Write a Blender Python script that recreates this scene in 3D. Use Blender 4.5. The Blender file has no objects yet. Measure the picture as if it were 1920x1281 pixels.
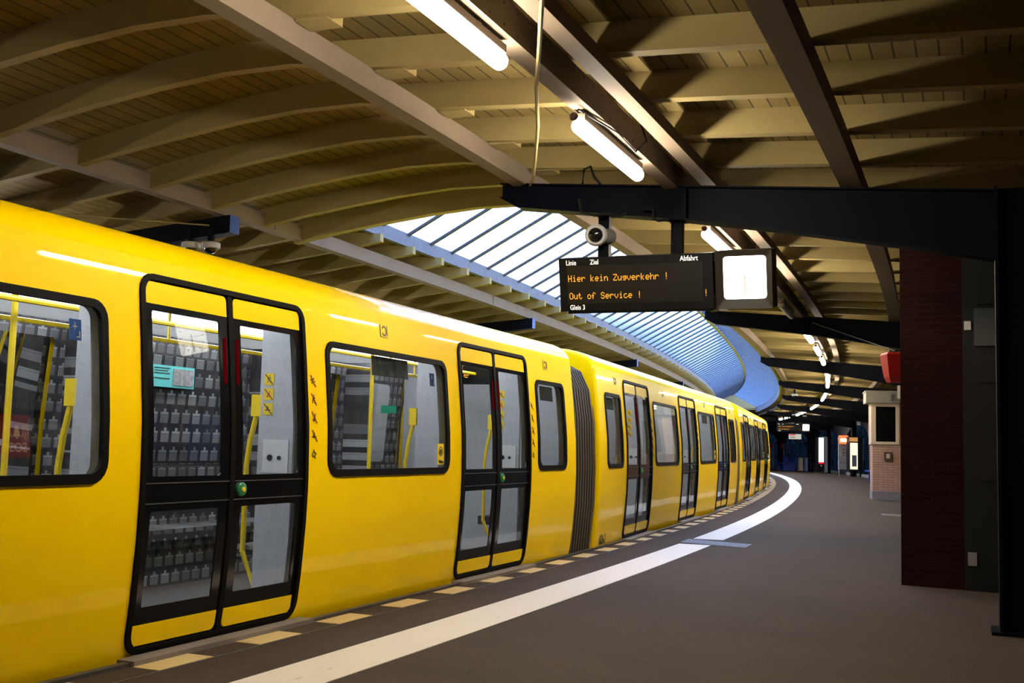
import bpy, bmesh, math, random
import numpy as np
from mathutils import Vector, Matrix

random.seed(7)
SC = bpy.context.scene
COL = SC.collection

# ------------------------------------------------------------------ camera
PITCH, ROLL, EYE = 0.0920795, 0.0260165, 1.12
cam_data = bpy.data.cameras.new('camera')
cam_data.sensor_width = 36.0
cam_data.lens = 2100.0 / 1920.0 * 36.0
cam_data.clip_start = 0.05
cam_data.clip_end = 500
cam = bpy.data.objects.new('camera', cam_data)
COL.objects.link(cam)
_r = Vector((math.cos(ROLL), -math.sin(PITCH) * math.sin(ROLL), math.cos(PITCH) * math.sin(ROLL)))
_u = Vector((-math.sin(ROLL), -math.sin(PITCH) * math.cos(ROLL), math.cos(PITCH) * math.cos(ROLL)))
_b = _r.cross(_u)
cam.matrix_world = Matrix(((_r.x, _u.x, _b.x, 0), (_r.y, _u.y, _b.y, 0), (_r.z, _u.z, _b.z, EYE), (0, 0, 0, 1)))
SC.camera = cam

# ------------------------------------------------------------------ exposure, lights
SC.view_settings.view_transform = 'Standard'
SC.view_settings.look = 'None'
SC.view_settings.gamma = 1.0
SC.view_settings.use_curve_mapping = False
SC.view_settings.exposure = 0.32
LAMP_POWER = 112.0        # platform tube lamps
TRAIN_LIGHT = 11.5        # strip lights inside the train

world = bpy.data.worlds.new('dusk_sky')
SC.world = world
world.use_nodes = True
nt = world.node_tree
nt.nodes.clear()
wo = nt.nodes.new('ShaderNodeOutputWorld')
wb = nt.nodes.new('ShaderNodeBackground')
wr = nt.nodes.new('ShaderNodeValToRGB')
wc = nt.nodes.new('ShaderNodeTexCoord')
wsx = nt.nodes.new('ShaderNodeSeparateXYZ')
nt.links.new(wc.outputs['Generated'], wsx.inputs[0])
nt.links.new(wsx.outputs['Z'], wr.inputs[0])
nt.links.new(wr.outputs[0], wb.inputs[0])
nt.links.new(wb.outputs[0], wo.inputs[0])
e = wr.color_ramp.elements
e[0].position = 0.0; e[0].color = (0.010, 0.022, 0.05, 1)
e[1].position = 1.0; e[1].color = (0.36, 0.58, 1.2, 1)
for pos, c in ((0.06, (0.022, 0.044, 0.085, 1)), (0.105, (0.055, 0.080, 0.12, 1)), (0.16, (0.45, 0.52, 0.63, 1)), (0.35, (0.46, 0.68, 1.25, 1))):
    n = e.new(pos); n.color = c
wb.inputs[1].default_value = 9.5

# ------------------------------------------------------------------ the curved line of the track
KS = [0, 8, 16, 24, 32, 42, 55, 75, 100, 140]
KV = [0.004596, 0.005536, 0.005964, 0.003540, 0.003846, 0.004827, 0.005053, 0.005054, 0.005054, 0.005054]
_ds = 0.1
_S = np.arange(-14, 125, _ds)
_k = np.interp(_S, KS, KV)
_i0 = int(round(14 / _ds))
_c = np.r_[0, np.cumsum((_k[1:] + _k[:-1]) / 2 * _ds)]
_A = 0.4106309 - (_c - _c[_i0])
_am = (_A[1:] + _A[:-1]) / 2
_X = np.r_[0, np.cumsum(np.sin(_am) * _ds)]
_Y = np.r_[0, np.cumsum(np.cos(_am) * _ds)]
_X = _X - _X[_i0] - 2.222005
_Y = _Y - _Y[_i0] + 4.134775

def head(s):
    return float(np.interp(s, _S, _A))

def W(s, t, z=0.0):
    """s along the platform edge, t across (+ = onto the platform), z up"""
    a = head(s)
    return Vector((float(np.interp(s, _S, _X)) + math.cos(a) * t, float(np.interp(s, _S, _Y)) - math.sin(a) * t, z))

# ------------------------------------------------------------------ materials
MATS = {}

def mat(name, color=(0.5, 0.5, 0.5), rough=0.5, metal=0.0, coat=0.0, spec=0.5, noise=0.0, nscale=8.0, emit=None, estr=0.0, bump=0.0, bscale=60.0):
    if name in MATS:
        return MATS[name]
    m = bpy.data.materials.new(name)
    m.use_nodes = True
    t = m.node_tree
    b = t.nodes['Principled BSDF']
    b.inputs['Base Color'].default_value = (*color, 1)
    b.inputs['Roughness'].default_value = rough
    b.inputs['Metallic'].default_value = metal
    b.inputs['Coat Weight'].default_value = coat
    b.inputs['Coat Roughness'].default_value = 0.04
    b.inputs['Specular IOR Level'].default_value = spec
    if emit:
        b.inputs['Emission Color'].default_value = (*emit, 1)
        b.inputs['Emission Strength'].default_value = estr
    if noise > 0 or bump > 0:
        tc = t.nodes.new('ShaderNodeTexCoord')
        nz = t.nodes.new('ShaderNodeTexNoise')
        nz.inputs['Scale'].default_value = nscale
        nz.inputs['Detail'].default_value = 5
        t.links.new(tc.outputs['Object'], nz.inputs['Vector'])
        if noise > 0:
            mx = t.nodes.new('ShaderNodeMix'); mx.data_type = 'RGBA'
            mx.inputs[6].default_value = (*[c * (1 - noise) for c in color], 1)
            mx.inputs[7].default_value = (*[min(1, c * (1 + noise)) for c in color], 1)
            t.links.new(nz.outputs['Fac'], mx.inputs[0])
            t.links.new(mx.outputs[2], b.inputs['Base Color'])
        if bump > 0:
            n2 = t.nodes.new('ShaderNodeTexNoise')
            n2.inputs['Scale'].default_value = bscale
            n2.inputs['Detail'].default_value = 3
            t.links.new(tc.outputs['Object'], n2.inputs['Vector'])
            bp = t.nodes.new('ShaderNodeBump')
            bp.inputs['Strength'].default_value = bump
            bp.inputs['Distance'].default_value = 0.01
            t.links.new(n2.outputs['Fac'], bp.inputs['Height'])
            t.links.new(bp.outputs[0], b.inputs['Normal'])
    MATS[name] = m
    return m

def emission(name, color, strength):
    if name in MATS:
        return MATS[name]
    m = bpy.data.materials.new(name)
    m.use_nodes = True
    t = m.node_tree
    t.nodes.clear()
    o = t.nodes.new('ShaderNodeOutputMaterial')
    em = t.nodes.new('ShaderNodeEmission')
    em.inputs[0].default_value = (*color, 1)
    em.inputs[1].default_value = strength
    t.links.new(em.outputs[0], o.inputs[0])
    MATS[name] = m
    return m

def math_node(t, op, a, b=None, c=None):
    n = t.nodes.new('ShaderNodeMath'); n.operation = op
    for i, v in enumerate((a, b, c)):
        if v is None: continue
        if isinstance(v, (int, float)): n.inputs[i].default_value = v
        else: t.links.new(v, n.inputs[i])
    return n.outputs[0]

def uv_xy(t):
    uv = t.nodes.new('ShaderNodeUVMap'); uv.uv_map = 'UV'
    s = t.nodes.new('ShaderNodeSeparateXYZ')
    t.links.new(uv.outputs[0], s.inputs[0])
    return uv.outputs[0], s.outputs['X'], s.outputs['Y']

def plank_mat(name, color, width=0.115):
    """painted tongue-and-groove boards running along the uv x axis"""
    m = mat(name, color, rough=0.7, spec=0.08)
    t = m.node_tree; b = t.nodes['Principled BSDF']
    uv, x, y = uv_xy(t)
    f = math_node(t, 'FRACT', math_node(t, 'DIVIDE', y, width))
    d = math_node(t, 'ABSOLUTE', math_node(t, 'SUBTRACT', f, 0.5))
    g = math_node(t, 'GREATER_THAN', d, 0.455)                     # groove
    fl = math_node(t, 'FLOOR', math_node(t, 'DIVIDE', y, width))
    w = t.nodes.new('ShaderNodeTexWhiteNoise'); w.noise_dimensions = '1D'
    t.links.new(fl, w.inputs['W'])
    nz = t.nodes.new('ShaderNodeTexNoise'); nz.inputs['Scale'].default_value = 3.0; nz.inputs['Detail'].default_value = 4
    t.links.new(uv, nz.inputs['Vector'])
    v = math_node(t, 'MULTIPLY_ADD', w.outputs['Value'], 0.16, 0.80)
    v = math_node(t, 'MULTIPLY_ADD', nz.outputs['Fac'], 0.18, v)
    v = math_node(t, 'MULTIPLY', v, math_node(t, 'SUBTRACT', 1.0, math_node(t, 'MULTIPLY', g, 0.72)))
    mx = t.nodes.new('ShaderNodeVectorMath'); mx.operation = 'SCALE'
    mx.inputs[0].default_value = color
    t.links.new(v, mx.inputs['Scale'])
    t.links.new(mx.outputs[0], b.inputs['Base Color'])
    bp = t.nodes.new('ShaderNodeBump'); bp.inputs['Distance'].default_value = 0.008; bp.inputs['Strength'].default_value = 0.6
    t.links.new(math_node(t, 'SUBTRACT', 1.0, g), bp.inputs['Height'])
    t.links.new(bp.outputs[0], b.inputs['Normal'])
    return m

def brick_mat(name, c1, c2, mortar, bw, bh, ms=0.006):
    m = mat(name, c1, rough=0.8, spec=0.06)
    t = m.node_tree; b = t.nodes['Principled BSDF']
    uv, x, y = uv_xy(t)
    br = t.nodes.new('ShaderNodeTexBrick')
    br.inputs['Scale'].default_value = 1.0
    br.inputs['Brick Width'].default_value = bw
    br.inputs['Row Height'].default_value = bh
    br.inputs['Mortar Size'].default_value = ms
    br.inputs['Mortar Smooth'].default_value = 0.2
    br.inputs['Color1'].default_value = (*c1, 1)
    br.inputs['Color2'].default_value = (*c2, 1)
    br.inputs['Mortar'].default_value = (*mortar, 1)
    t.links.new(uv, br.inputs['Vector'])
    t.links.new(br.outputs['Color'], b.inputs['Base Color'])
    bp = t.nodes.new('ShaderNodeBump'); bp.inputs['Distance'].default_value = 0.006; bp.inputs['Strength'].default_value = 0.7
    t.links.new(math_node(t, 'SUBTRACT', 1.0, br.outputs['Fac']), bp.inputs['Height'])
    t.links.new(bp.outputs[0], b.inputs['Normal'])
    return m

def gate_pattern(t, x, y, cw=0.13, ch=0.15):
    """repeating little city-gate icons: attic on top, columns below. returns 0..1"""
    row = math_node(t, 'FLOOR', math_node(t, 'DIVIDE', y, ch))
    w = t.nodes.new('ShaderNodeTexWhiteNoise'); w.noise_dimensions = '1D'
    t.links.new(row, w.inputs['W'])
    xs = math_node(t, 'ADD', math_node(t, 'DIVIDE', x, cw), math_node(t, 'MULTIPLY', w.outputs['Value'], 3.0))
    fx = math_node(t, 'FRACT', xs); fy = math_node(t, 'FRACT', math_node(t, 'DIVIDE', y, ch))
    inside = math_node(t, 'MULTIPLY', math_node(t, 'GREATER_THAN', fx, 0.14), math_node(t, 'LESS_THAN', fx, 0.86))
    cols = math_node(t, 'GREATER_THAN', math_node(t, 'FRACT', math_node(t, 'MULTIPLY', fx, 9.0)), 0.45)
    low = math_node(t, 'MULTIPLY', math_node(t, 'GREATER_THAN', fy, 0.15), math_node(t, 'LESS_THAN', fy, 0.58))
    att = math_node(t, 'MULTIPLY', math_node(t, 'GREATER_THAN', fy, 0.60), math_node(t, 'LESS_THAN', fy, 0.72))
    top = math_node(t, 'MULTIPLY', math_node(t, 'MULTIPLY', math_node(t, 'GREATER_THAN', fx, 0.4), math_node(t, 'LESS_THAN', fx, 0.6)),
                    math_node(t, 'MULTIPLY', math_node(t, 'GREATER_THAN', fy, 0.72), math_node(t, 'LESS_THAN', fy, 0.9)))
    body = math_node(t, 'ADD', math_node(t, 'MULTIPLY', cols, low), att)
    icon = math_node(t, 'MINIMUM', math_node(t, 'ADD', math_node(t, 'MULTIPLY', body, inside), top), 1.0)
    cell = t.nodes.new('ShaderNodeTexWhiteNoise'); cell.noise_dimensions = '2D'
    cv = t.nodes.new('ShaderNodeCombineXYZ')
    t.links.new(math_node(t, 'FLOOR', xs), cv.inputs[0]); t.links.new(row, cv.inputs[1])
    t.links.new(cv.outputs[0], cell.inputs['Vector'])
    return math_node(t, 'MULTIPLY', icon, math_node(t, 'MULTIPLY_ADD', cell.outputs['Value'], 0.7, 0.3))

def glass_mat(name, tint=(0.9, 0.93, 0.95), rough=0.015, ior=1.5, film=0.0, film_color=(0.6, 0.62, 0.65), base=0.0, base_color=(0.02, 0.02, 0.025)):
    """flat pane: see-through tint with a mirror reflection by angle, optional printed gate film"""
    m = bpy.data.materials.new(name); m.use_nodes = True
    t = m.node_tree; t.nodes.clear()
    o = t.nodes.new('ShaderNodeOutputMaterial')
    tr = t.nodes.new('ShaderNodeBsdfTransparent'); tr.inputs[0].default_value = (*tint, 1)
    gl = t.nodes.new('ShaderNodeBsdfGlossy'); gl.inputs['Roughness'].default_value = rough
    fr = t.nodes.new('ShaderNodeFresnel'); fr.inputs['IOR'].default_value = ior
    src = tr.outputs[0]
    if base > 0:
        d0 = t.nodes.new('ShaderNodeBsdfDiffuse'); d0.inputs[0].default_value = (*base_color, 1)
        m0 = t.nodes.new('ShaderNodeMixShader'); m0.inputs[0].default_value = base
        t.links.new(src, m0.inputs[1]); t.links.new(d0.outputs[0], m0.inputs[2]); src = m0.outputs[0]
    if film > 0:
        uv, x, y = uv_xy(t)
        g = gate_pattern(t, x, y)
        df = t.nodes.new('ShaderNodeBsdfDiffuse'); df.inputs[0].default_value = (*film_color, 1)
        m1 = t.nodes.new('ShaderNodeMixShader')
        t.links.new(math_node(t, 'MULTIPLY', g, film), m1.inputs[0])
        t.links.new(src, m1.inputs[1]); t.links.new(df.outputs[0], m1.inputs[2]); src = m1.outputs[0]
    mx = t.nodes.new('ShaderNodeMixShader')
    t.links.new(fr.outputs[0], mx.inputs[0])
    t.links.new(src, mx.inputs[1]); t.links.new(gl.outputs[0], mx.inputs[2])
    t.links.new(mx.outputs[0], o.inputs[0])
    MATS[name] = m
    return m

CREAM = (0.195, 0.145, 0.055)
M_BOARD = plank_mat('ceiling_board_paint', CREAM)
M_RAFTER = mat('rafter_paint', (0.25, 0.19, 0.078), 0.7, spec=0.08, noise=0.10, nscale=6)
M_STEEL = mat('purlin_paint', (0.15, 0.112, 0.078), 0.75, spec=0.12, noise=0.10, nscale=5)
M_CURB = mat('curb_zinc', (0.085, 0.09, 0.105), 0.6, noise=0.45, nscale=16)
M_NAVY = mat('navy_paint', (0.0008, 0.0014, 0.0050), 0.6, spec=0.08, noise=0.1, nscale=6)
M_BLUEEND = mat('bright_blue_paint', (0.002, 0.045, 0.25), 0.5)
M_YELLOW = mat('train_yellow', (0.97, 0.63, 0.0), 0.4, coat=0.28, spec=0.05)
M_RUBBER = mat('black_rubber', (0.004, 0.0035, 0.003), 0.6, spec=0.08)
M_GLOSSBLACK = mat('door_black', (0.006, 0.006, 0.007), 0.12)
M_GREY_IN = mat('speckled_grey_panel', (0.42, 0.43, 0.45), 0.5, noise=0.22, nscale=180)
M_WHITE_IN = mat('interior_ceiling_white', (0.62, 0.63, 0.64), 0.45)
M_SEAT = mat('seat_fabric', (0.02, 0.02, 0.025), 0.8)
M_RAIL = mat('yellow_handrail', (0.85, 0.60, 0.01), 0.35)
M_FLOOR_IN = mat('train_floor', (0.05, 0.05, 0.055), 0.5)
M_METAL = mat('brushed_metal', (0.20, 0.19, 0.18), 0.5, metal=0.5)
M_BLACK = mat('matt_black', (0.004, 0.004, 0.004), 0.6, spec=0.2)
M_DARKGREY = mat('dark_grey', (0.05, 0.05, 0.05), 0.6)
M_WHITE = mat('white_paint', (0.40, 0.39, 0.37), 0.5)
M_RED = mat('red_paint', (0.28, 0.008, 0.005), 0.45)
M_GREEN = mat('green_button', (0.01, 0.18, 0.07), 0.35)
M_BELLOWS = mat('bellows_rubber', (0.02, 0.016, 0.014), 0.7)
M_TEAL = mat('teal_paper', (0.10, 0.50, 0.48), 0.6)
M_STICKY = mat('yellow_sticker', (0.80, 0.55, 0.01), 0.5)
M_LAMP = emission('lamp_glow', (1.0, 0.89, 0.72), LAMP_POWER)
M_STRIP = emission('train_strip_glow', (0.92, 0.96, 1.0), TRAIN_LIGHT)
M_LED = emission('orange_led', (1.0, 0.36, 0.03), 1.5)
M_REDLED = emission('red_led', (0.8, 0.01, 0.015), 0.10)
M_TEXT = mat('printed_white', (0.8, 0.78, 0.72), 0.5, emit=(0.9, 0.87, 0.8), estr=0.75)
M_PRINT = mat('black_print', (0.01, 0.01, 0.01), 0.5)
M_GLASS = glass_mat('window_glass', tint=(0.80, 0.83, 0.85), film=0.10, film_color=(0.35, 0.36, 0.37))
M_FARGLASS = glass_mat('far_window_glass', tint=(0.55, 0.62, 0.72), film=0.5)
M_FILM = glass_mat('printed_dark_glass', tint=(0.06, 0.07, 0.09), film=0.9, film_color=(0.32, 0.33, 0.35), base=0.8, base_color=(0.025, 0.025, 0.03), rough=0.4, ior=1.15)

# ------------------------------------------------------------------ builders
def tag(o, label=None, cat=None, group=None, kind=None):
    if label: o['label'] = label
    if cat: o['category'] = cat
    if group: o['group'] = group
    if kind: o['kind'] = kind
    return o

def empty(name, loc, label=None, cat=None, group=None, rot=(0, 0, 0), kind=None):
    o = bpy.data.objects.new(name, None)
    o.empty_display_size = 0.2
    o.location = loc; o.rotation_euler = rot
    COL.objects.link(o)
    return tag(o, label, cat, group, kind)

class MB:
    def __init__(self):
        self.v = []; self.f = []; self.uv = []; self.mi = []
    def face(self, pts, uvs=None, mi=0):
        n = len(self.v)
        self.v += [Vector(p) for p in pts]
        self.f.append(list(range(n, n + len(pts))))
        self.uv.append(uvs or [(0, 0)] * len(pts))
        self.mi.append(mi)
    def box(self, a, b, mi=0, mp=None):
        """axis box between corners a and b, mp maps a local point to a final point"""
        (x0, y0, z0), (x1, y1, z1) = a, b
        x0, x1 = min(x0, x1), max(x0, x1); y0, y1 = min(y0, y1), max(y0, y1); z0, z1 = min(z0, z1), max(z0, z1)
        P = [(x0, y0, z0), (x1, y0, z0), (x1, y1, z0), (x0, y1, z0), (x0, y0, z1), (x1, y0, z1), (x1, y1, z1), (x0, y1, z1)]
        for q, ax in (((0, 3, 2, 1), 'xy'), ((4, 5, 6, 7), 'xy'), ((0, 1, 5, 4), 'xz'), ((2, 3, 7, 6), 'xz'), ((1, 2, 6, 5), 'yz'), ((3, 0, 4, 7), 'yz')):
            pts = [P[i] for i in q]
            uv = [(p['xyz'.index(ax[0])], p['xyz'.index(ax[1])]) for p in pts]
            self.face([mp(*p) if mp else p for p in pts], uv, mi)
    def tube(self, pts, r, n=8, mi=0, cap=True):
        pts = [Vector(p) for p in pts]
        rs = r if isinstance(r, (list, tuple)) else [r] * len(pts)
        rings = []
        up = Vector((0, 0, 1))
        for i, p in enumerate(pts):
            d = (pts[min(i + 1, len(pts) - 1)] - pts[max(i - 1, 0)]).normalized()
            u = up if abs(d.dot(up)) < 0.95 else Vector((1, 0, 0))
            a = d.cross(u).normalized(); b = a.cross(d).normalized()
            rings.append([p + (a * math.cos(2 * math.pi * k / n) + b * math.sin(2 * math.pi * k / n)) * rs[i] for k in range(n)])
        for i in range(len(rings) - 1):
            for k in range(n):
                self.face([rings[i][k], rings[i][(k + 1) % n], rings[i + 1][(k + 1) % n], rings[i + 1][k]], None, mi)
        if cap:
            self.face(rings[0][::-1], None, mi); self.face(rings[-1], None, mi)
    def lathe(self, center, axis, prof, n=20, mi=0):
        """prof = [(distance along axis, radius)]"""
        c = Vector(center); d = Vector(axis).normalized()
        u = Vector((0, 0, 1)) if abs(d.z) < 0.9 else Vector((1, 0, 0))
        a = d.cross(u).normalized(); b = a.cross(d).normalized()
        R = [[c + d * h + (a * math.cos(2 * math.pi * k / n) + b * math.sin(2 * math.pi * k / n)) * r for k in range(n)] for h, r in prof]
        for i in range(len(R) - 1):
            for k in range(n):
                self.face([R[i][k], R[i][(k + 1) % n], R[i + 1][(k + 1) % n], R[i + 1][k]], None, mi)
        self.face(R[0][::-1], None, mi); self.face(R[-1], None, mi)
    def build(self, name, mats, parent=None, smooth=False, local=False, weld=True):
        """local: verts already in the parent's (or own) local space; else world space"""
        if not isinstance(mats, (list, tuple)): mats = [mats]
        if local:
            org = Vector((0, 0, 0))
        elif parent is not None:
            org = parent.location.copy()
        else:
            xs = [p.x for p in self.v]; ys = [p.y for p in self.v]; zs = [p.z for p in self.v]
            org = Vector(((min(xs) + max(xs)) / 2, (min(ys) + max(ys)) / 2, min(zs)))
        me = bpy.data.meshes.new(name)
        me.from_pydata([tuple(p - org) for p in self.v], [], self.f)
        ul = me.uv_layers.new(name='UV')
        i = 0
        for u in self.uv:
            for c in u:
                ul.data[i].uv = c; i += 1
        for m in mats: me.materials.append(m)
        for p, k in zip(me.polygons, self.mi): p.material_index = k
        if weld:
            bm = bmesh.new(); bm.from_mesh(me)
            bmesh.ops.remove_doubles(bm, verts=bm.verts, dist=1e-5)
            bmesh.ops.recalc_face_normals(bm, faces=bm.faces)
            bm.to_mesh(me); bm.free()
        if smooth:
            for p in me.polygons: p.use_smooth = True
            try: me.set_sharp_from_angle(angle=math.radians(38))
            except Exception: pass
        me.update()
        o = bpy.data.objects.new(name, me)
        COL.objects.link(o)
        if parent is not None:
            o.parent = parent
        elif not local:
            o.location = org
        return o

def copy_tree(o, parent=None):
    c = o.copy(); COL.objects.link(c)
    if parent is not None: c.parent = parent
    for ch in [x for x in list(bpy.data.objects) if x.parent == o]:
        copy_tree(ch, c)
    return c

def smap(s, t, z): return W(s, t, z)

def sweep(mb, s0, s1, sec, step=1.0, mi=0, closed=True):
    """sweep a cross-section [(t,z)...] along the track line"""
    n = max(1, int(math.ceil((s1 - s0) / step)))
    ss = [s0 + (s1 - s0) * i / n for i in range(n + 1)]
    m = len(sec)
    cum = [0]
    for i in range(m):
        a, b = sec[i], sec[(i + 1) % m]
        cum.append(cum[-1] + math.hypot(a[0] - b[0], a[1] - b[1]))
    rows = [[W(s, t, z) for t, z in sec] for s in ss]
    for i in range(n):
        for k in range(m if closed else m - 1):
            k2 = (k + 1) % m
            mb.face([rows[i][k], rows[i][k2], rows[i + 1][k2], rows[i + 1][k]],
                    [(ss[i], cum[k]), (ss[i], cum[k + 1]), (ss[i + 1], cum[k + 1]), (ss[i + 1], cum[k])], mi)
    if closed:
        mb.face(rows[0][::-1], None, mi); mb.face(rows[-1], None, mi)

def radial(mb, s, prof_bot, prof_top, w, mi=0):
    """member across the track at s: prof = [(t,z)], w = width along the track"""
    a = head(s); d = Vector((math.sin(a), math.cos(a), 0)) * (w / 2)
    n = len(prof_bot)
    B0 = [W(s, t, z) - d for t, z in prof_bot]; B1 = [W(s, t, z) + d for t, z in prof_bot]
    T0 = [W(s, t, z) - d for t, z in prof_top]; T1 = [W(s, t, z) + d for t, z in prof_top]
    for i in range(n - 1):
        mb.face([B0[i], B0[i + 1], T0[i + 1], T0[i]], None, mi)
        mb.face([B1[i + 1], B1[i], T1[i], T1[i + 1]], None, mi)
        mb.face([B0[i], B1[i], B1[i + 1], B0[i + 1]], None, mi)
        mb.face([T0[i + 1], T1[i + 1], T1[i], T0[i]], None, mi)
    mb.face([B0[0], T0[0], T1[0], B1[0]], None, mi)
    mb.face([B0[-1], B1[-1], T1[-1], T0[-1]], None, mi)

def rrect(x0, z0, x1, z1, r=0.06, n=5, rb=None):
    """rounded rectangle outline; rb radius for the bottom corners"""
    rb = r if rb is None else rb
    out = []
    for cx, cz, a0, rr in ((x1 - rb, z0 + rb, -90, rb), (x1 - r, z1 - r, 0, r), (x0 + r, z1 - r, 90, r), (x0 + rb, z0 + rb, 180, rb)):
        for k in range(n + 1):
            a = math.radians(a0 + 90 * k / n)
            out.append((cx + rr * math.cos(a), cz + rr * math.sin(a)))
    return out

# ================================================================== SETTING: floor, track, roof
R0, R1 = -8.0, 92.0      # roof / platform extent along s
T_EDGE = -0.19
T_WALL = 4.7

# asphalt platform floor
m = mat('asphalt', (0.125, 0.105, 0.088), 0.85, noise=0.0, spec=0.10)
t = m.node_tree; b = t.nodes['Principled BSDF']
uv, x, y = uv_xy(t)
n1 = t.nodes.new('ShaderNodeTexNoise'); n1.inputs['Scale'].default_value = 1.3; n1.inputs['Detail'].default_value = 6
n2 = t.nodes.new('ShaderNodeTexNoise'); n2.inputs['Scale'].default_value = 160; n2.inputs['Detail'].default_value = 2
n3 = t.nodes.new('ShaderNodeTexNoise'); n3.inputs['Scale'].default_value = 34; n3.inputs['Detail'].default_value = 1
for n in (n1, n2, n3): t.links.new(uv, n.inputs['Vector'])
v = math_node(t, 'MULTIPLY_ADD', n1.outputs['Fac'], 0.5, 0.50)
v = math_node(t, 'MULTIPLY_ADD', n2.outputs['Fac'], 0.55, v)
fleck = math_node(t, 'GREATER_THAN', n3.outputs['Fac'], 0.735)
v = math_node(t, 'ADD', v, math_node(t, 'MULTIPLY', fleck, 0.9))
sc = t.nodes.new('ShaderNodeVectorMath'); sc.operation = 'SCALE'; sc.inputs[0].default_value = (0.055, 0.0385, 0.0235)
t.links.new(v, sc.inputs['Scale']); t.links.new(sc.outputs[0], b.inputs['Base Color'])
bp = t.nodes.new('ShaderNodeBump'); bp.inputs['Distance'].default_value = 0.004; bp.inputs['Strength'].default_value = 0.5
t.links.new(n2.outputs['Fac'], bp.inputs['Height']); t.links.new(bp.outputs[0], b.inputs['Normal'])
M_ASPHALT = m

m = mat('stripe_paint', (0.62, 0.56, 0.46), 0.6)
t = m.node_tree; b = t.nodes['Principled BSDF']
uv, x, y = uv_xy(t)
rib = math_node(t, 'FRACT', math_node(t, 'DIVIDE', y, 0.019))
groove = math_node(t, 'GREATER_THAN', math_node(t, 'ABSOLUTE', math_node(t, 'SUBTRACT', rib, 0.5)), 0.38)
n1 = t.nodes.new('ShaderNodeTexNoise'); n1.inputs['Scale'].default_value = 22; n1.inputs['Detail'].default_value = 5
mp_ = t.nodes.new('ShaderNodeMapping'); mp_.inputs['Scale'].default_value = (0.35, 1.6, 1)
t.links.new(uv, mp_.inputs[0]); t.links.new(mp_.outputs[0], n1.inputs['Vector'])
dirt = t.nodes.new('ShaderNodeMapRange'); dirt.inputs[1].default_value = 0.26; dirt.inputs[2].default_value = 0.36; dirt.inputs[3].default_value = 0.62; dirt.inputs[4].default_value = 1.0
t.links.new(n1.outputs['Fac'], dirt.inputs[0])
v = math_node(t, 'MULTIPLY', dirt.outputs[0], math_node(t, 'SUBTRACT', 1.0, math_node(t, 'MULTIPLY', groove, 0.13)))
sc = t.nodes.new('ShaderNodeVectorMath'); sc.operation = 'SCALE'; sc.inputs[0].default_value = (0.66, 0.57, 0.43)
t.links.new(v, sc.inputs['Scale']); t.links.new(sc.outputs[0], b.inputs['Base Color'])
M_STRIPE = m

mb = MB()
n = 100
for i in range(n):
    s0 = R0 + (R1 - R0) * i / n; s1 = R0 + (R1 - R0) * (i + 1) / n
    for t0, t1 in ((T_EDGE, 0.0), (0.0, 1.2), (1.2, 2.8), (2.8, T_WALL + 0.1)):
        mb.face([W(s0, t0), W(s0, t1), W(s1, t1), W(s1, t0)], [(s0, t0), (s0, t1), (s1, t1), (s1, t0)])
    mb.face([W(s0, T_EDGE, -0.03), W(s0, T_EDGE, 0), W(s1, T_EDGE, 0), W(s1, T_EDGE, -0.03)])
fl = mb.build('floor', M_ASPHALT)
tag(fl, kind='structure')

# dark joint in the asphalt beside the yellow marks
mb = MB(); sweep(mb, R0, R1, [(0.000, 0.0004), (0.012, 0.0004), (0.012, 0.002), (0.000, 0.002)], step=2)
tag(mb.build('trim_1', M_DARKGREY), kind='structure')
# platform kerb: steel angle and the wall down to the track
mb = MB(); sweep(mb, R0, R1, [(T_EDGE - 0.045, -0.10), (T_EDGE, -0.10), (T_EDGE, 0.018), (T_EDGE - 0.045, 0.018)], step=1)
tag(mb.build('trim_2', mat('kerb_steel', (0.08, 0.072, 0.064), 0.5, metal=0.3, noise=0.3, nscale=20)), kind='structure')
mb = MB(); sweep(mb, R0, R1, [(T_EDGE - 0.02, -1.0), (T_EDGE + 0.08, -1.0), (T_EDGE + 0.08, -0.10), (T_EDGE - 0.02, -0.10)], step=2)
tag(mb.build('wall_platform_edge', M_DARKGREY), kind='structure')
mb = MB(); sweep(mb, R0, R1, [(-6.4, -1.05), (T_EDGE + 0.1, -1.05), (T_EDGE + 0.1, -1.0), (-6.4, -1.0)], step=2)
tag(mb.build('floor_track_bed', mat('ballast', (0.05, 0.045, 0.04), 0.9, noise=0.5, nscale=30)), kind='structure')

# the white tactile stripe, in two pieces around the metal plate
for k, (a, b2, lab) in enumerate(((-1.5, 10.25, 'wide white ribbed guidance stripe running from the bottom edge to the metal plate'),
                                 (11.12, 90, 'white ribbed guidance stripe curving away behind the metal plate'))):
    mb = MB()
    n = int((b2 - a) / 0.5)
    for i in range(n):
        s0 = a + (b2 - a) * i / n; s1 = a + (b2 - a) * (i + 1) / n
        for t0, t1 in ((0.45, 0.826),):
            mb.face([W(s0, t0, 0.004), W(s0, t1, 0.004), W(s1, t1, 0.004), W(s1, t0, 0.004)], [(s0, t0), (s0, t1), (s1, t1), (s1, t0)])
            mb.face([W(s0, t0, 0), W(s1, t0, 0), W(s1, t0, 0.004), W(s0, t0, 0.004)])
            mb.face([W(s1, t1, 0), W(s0, t1, 0), W(s0, t1, 0.004), W(s1, t1, 0.004)])
    mb.face([W(a, 0.45, 0), W(a, 0.826, 0), W(a, 0.826, 0.004), W(a, 0.45, 0.004)])
    tag(mb.build('guidance_stripe', M_STRIPE), lab, 'floor marking')

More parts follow.
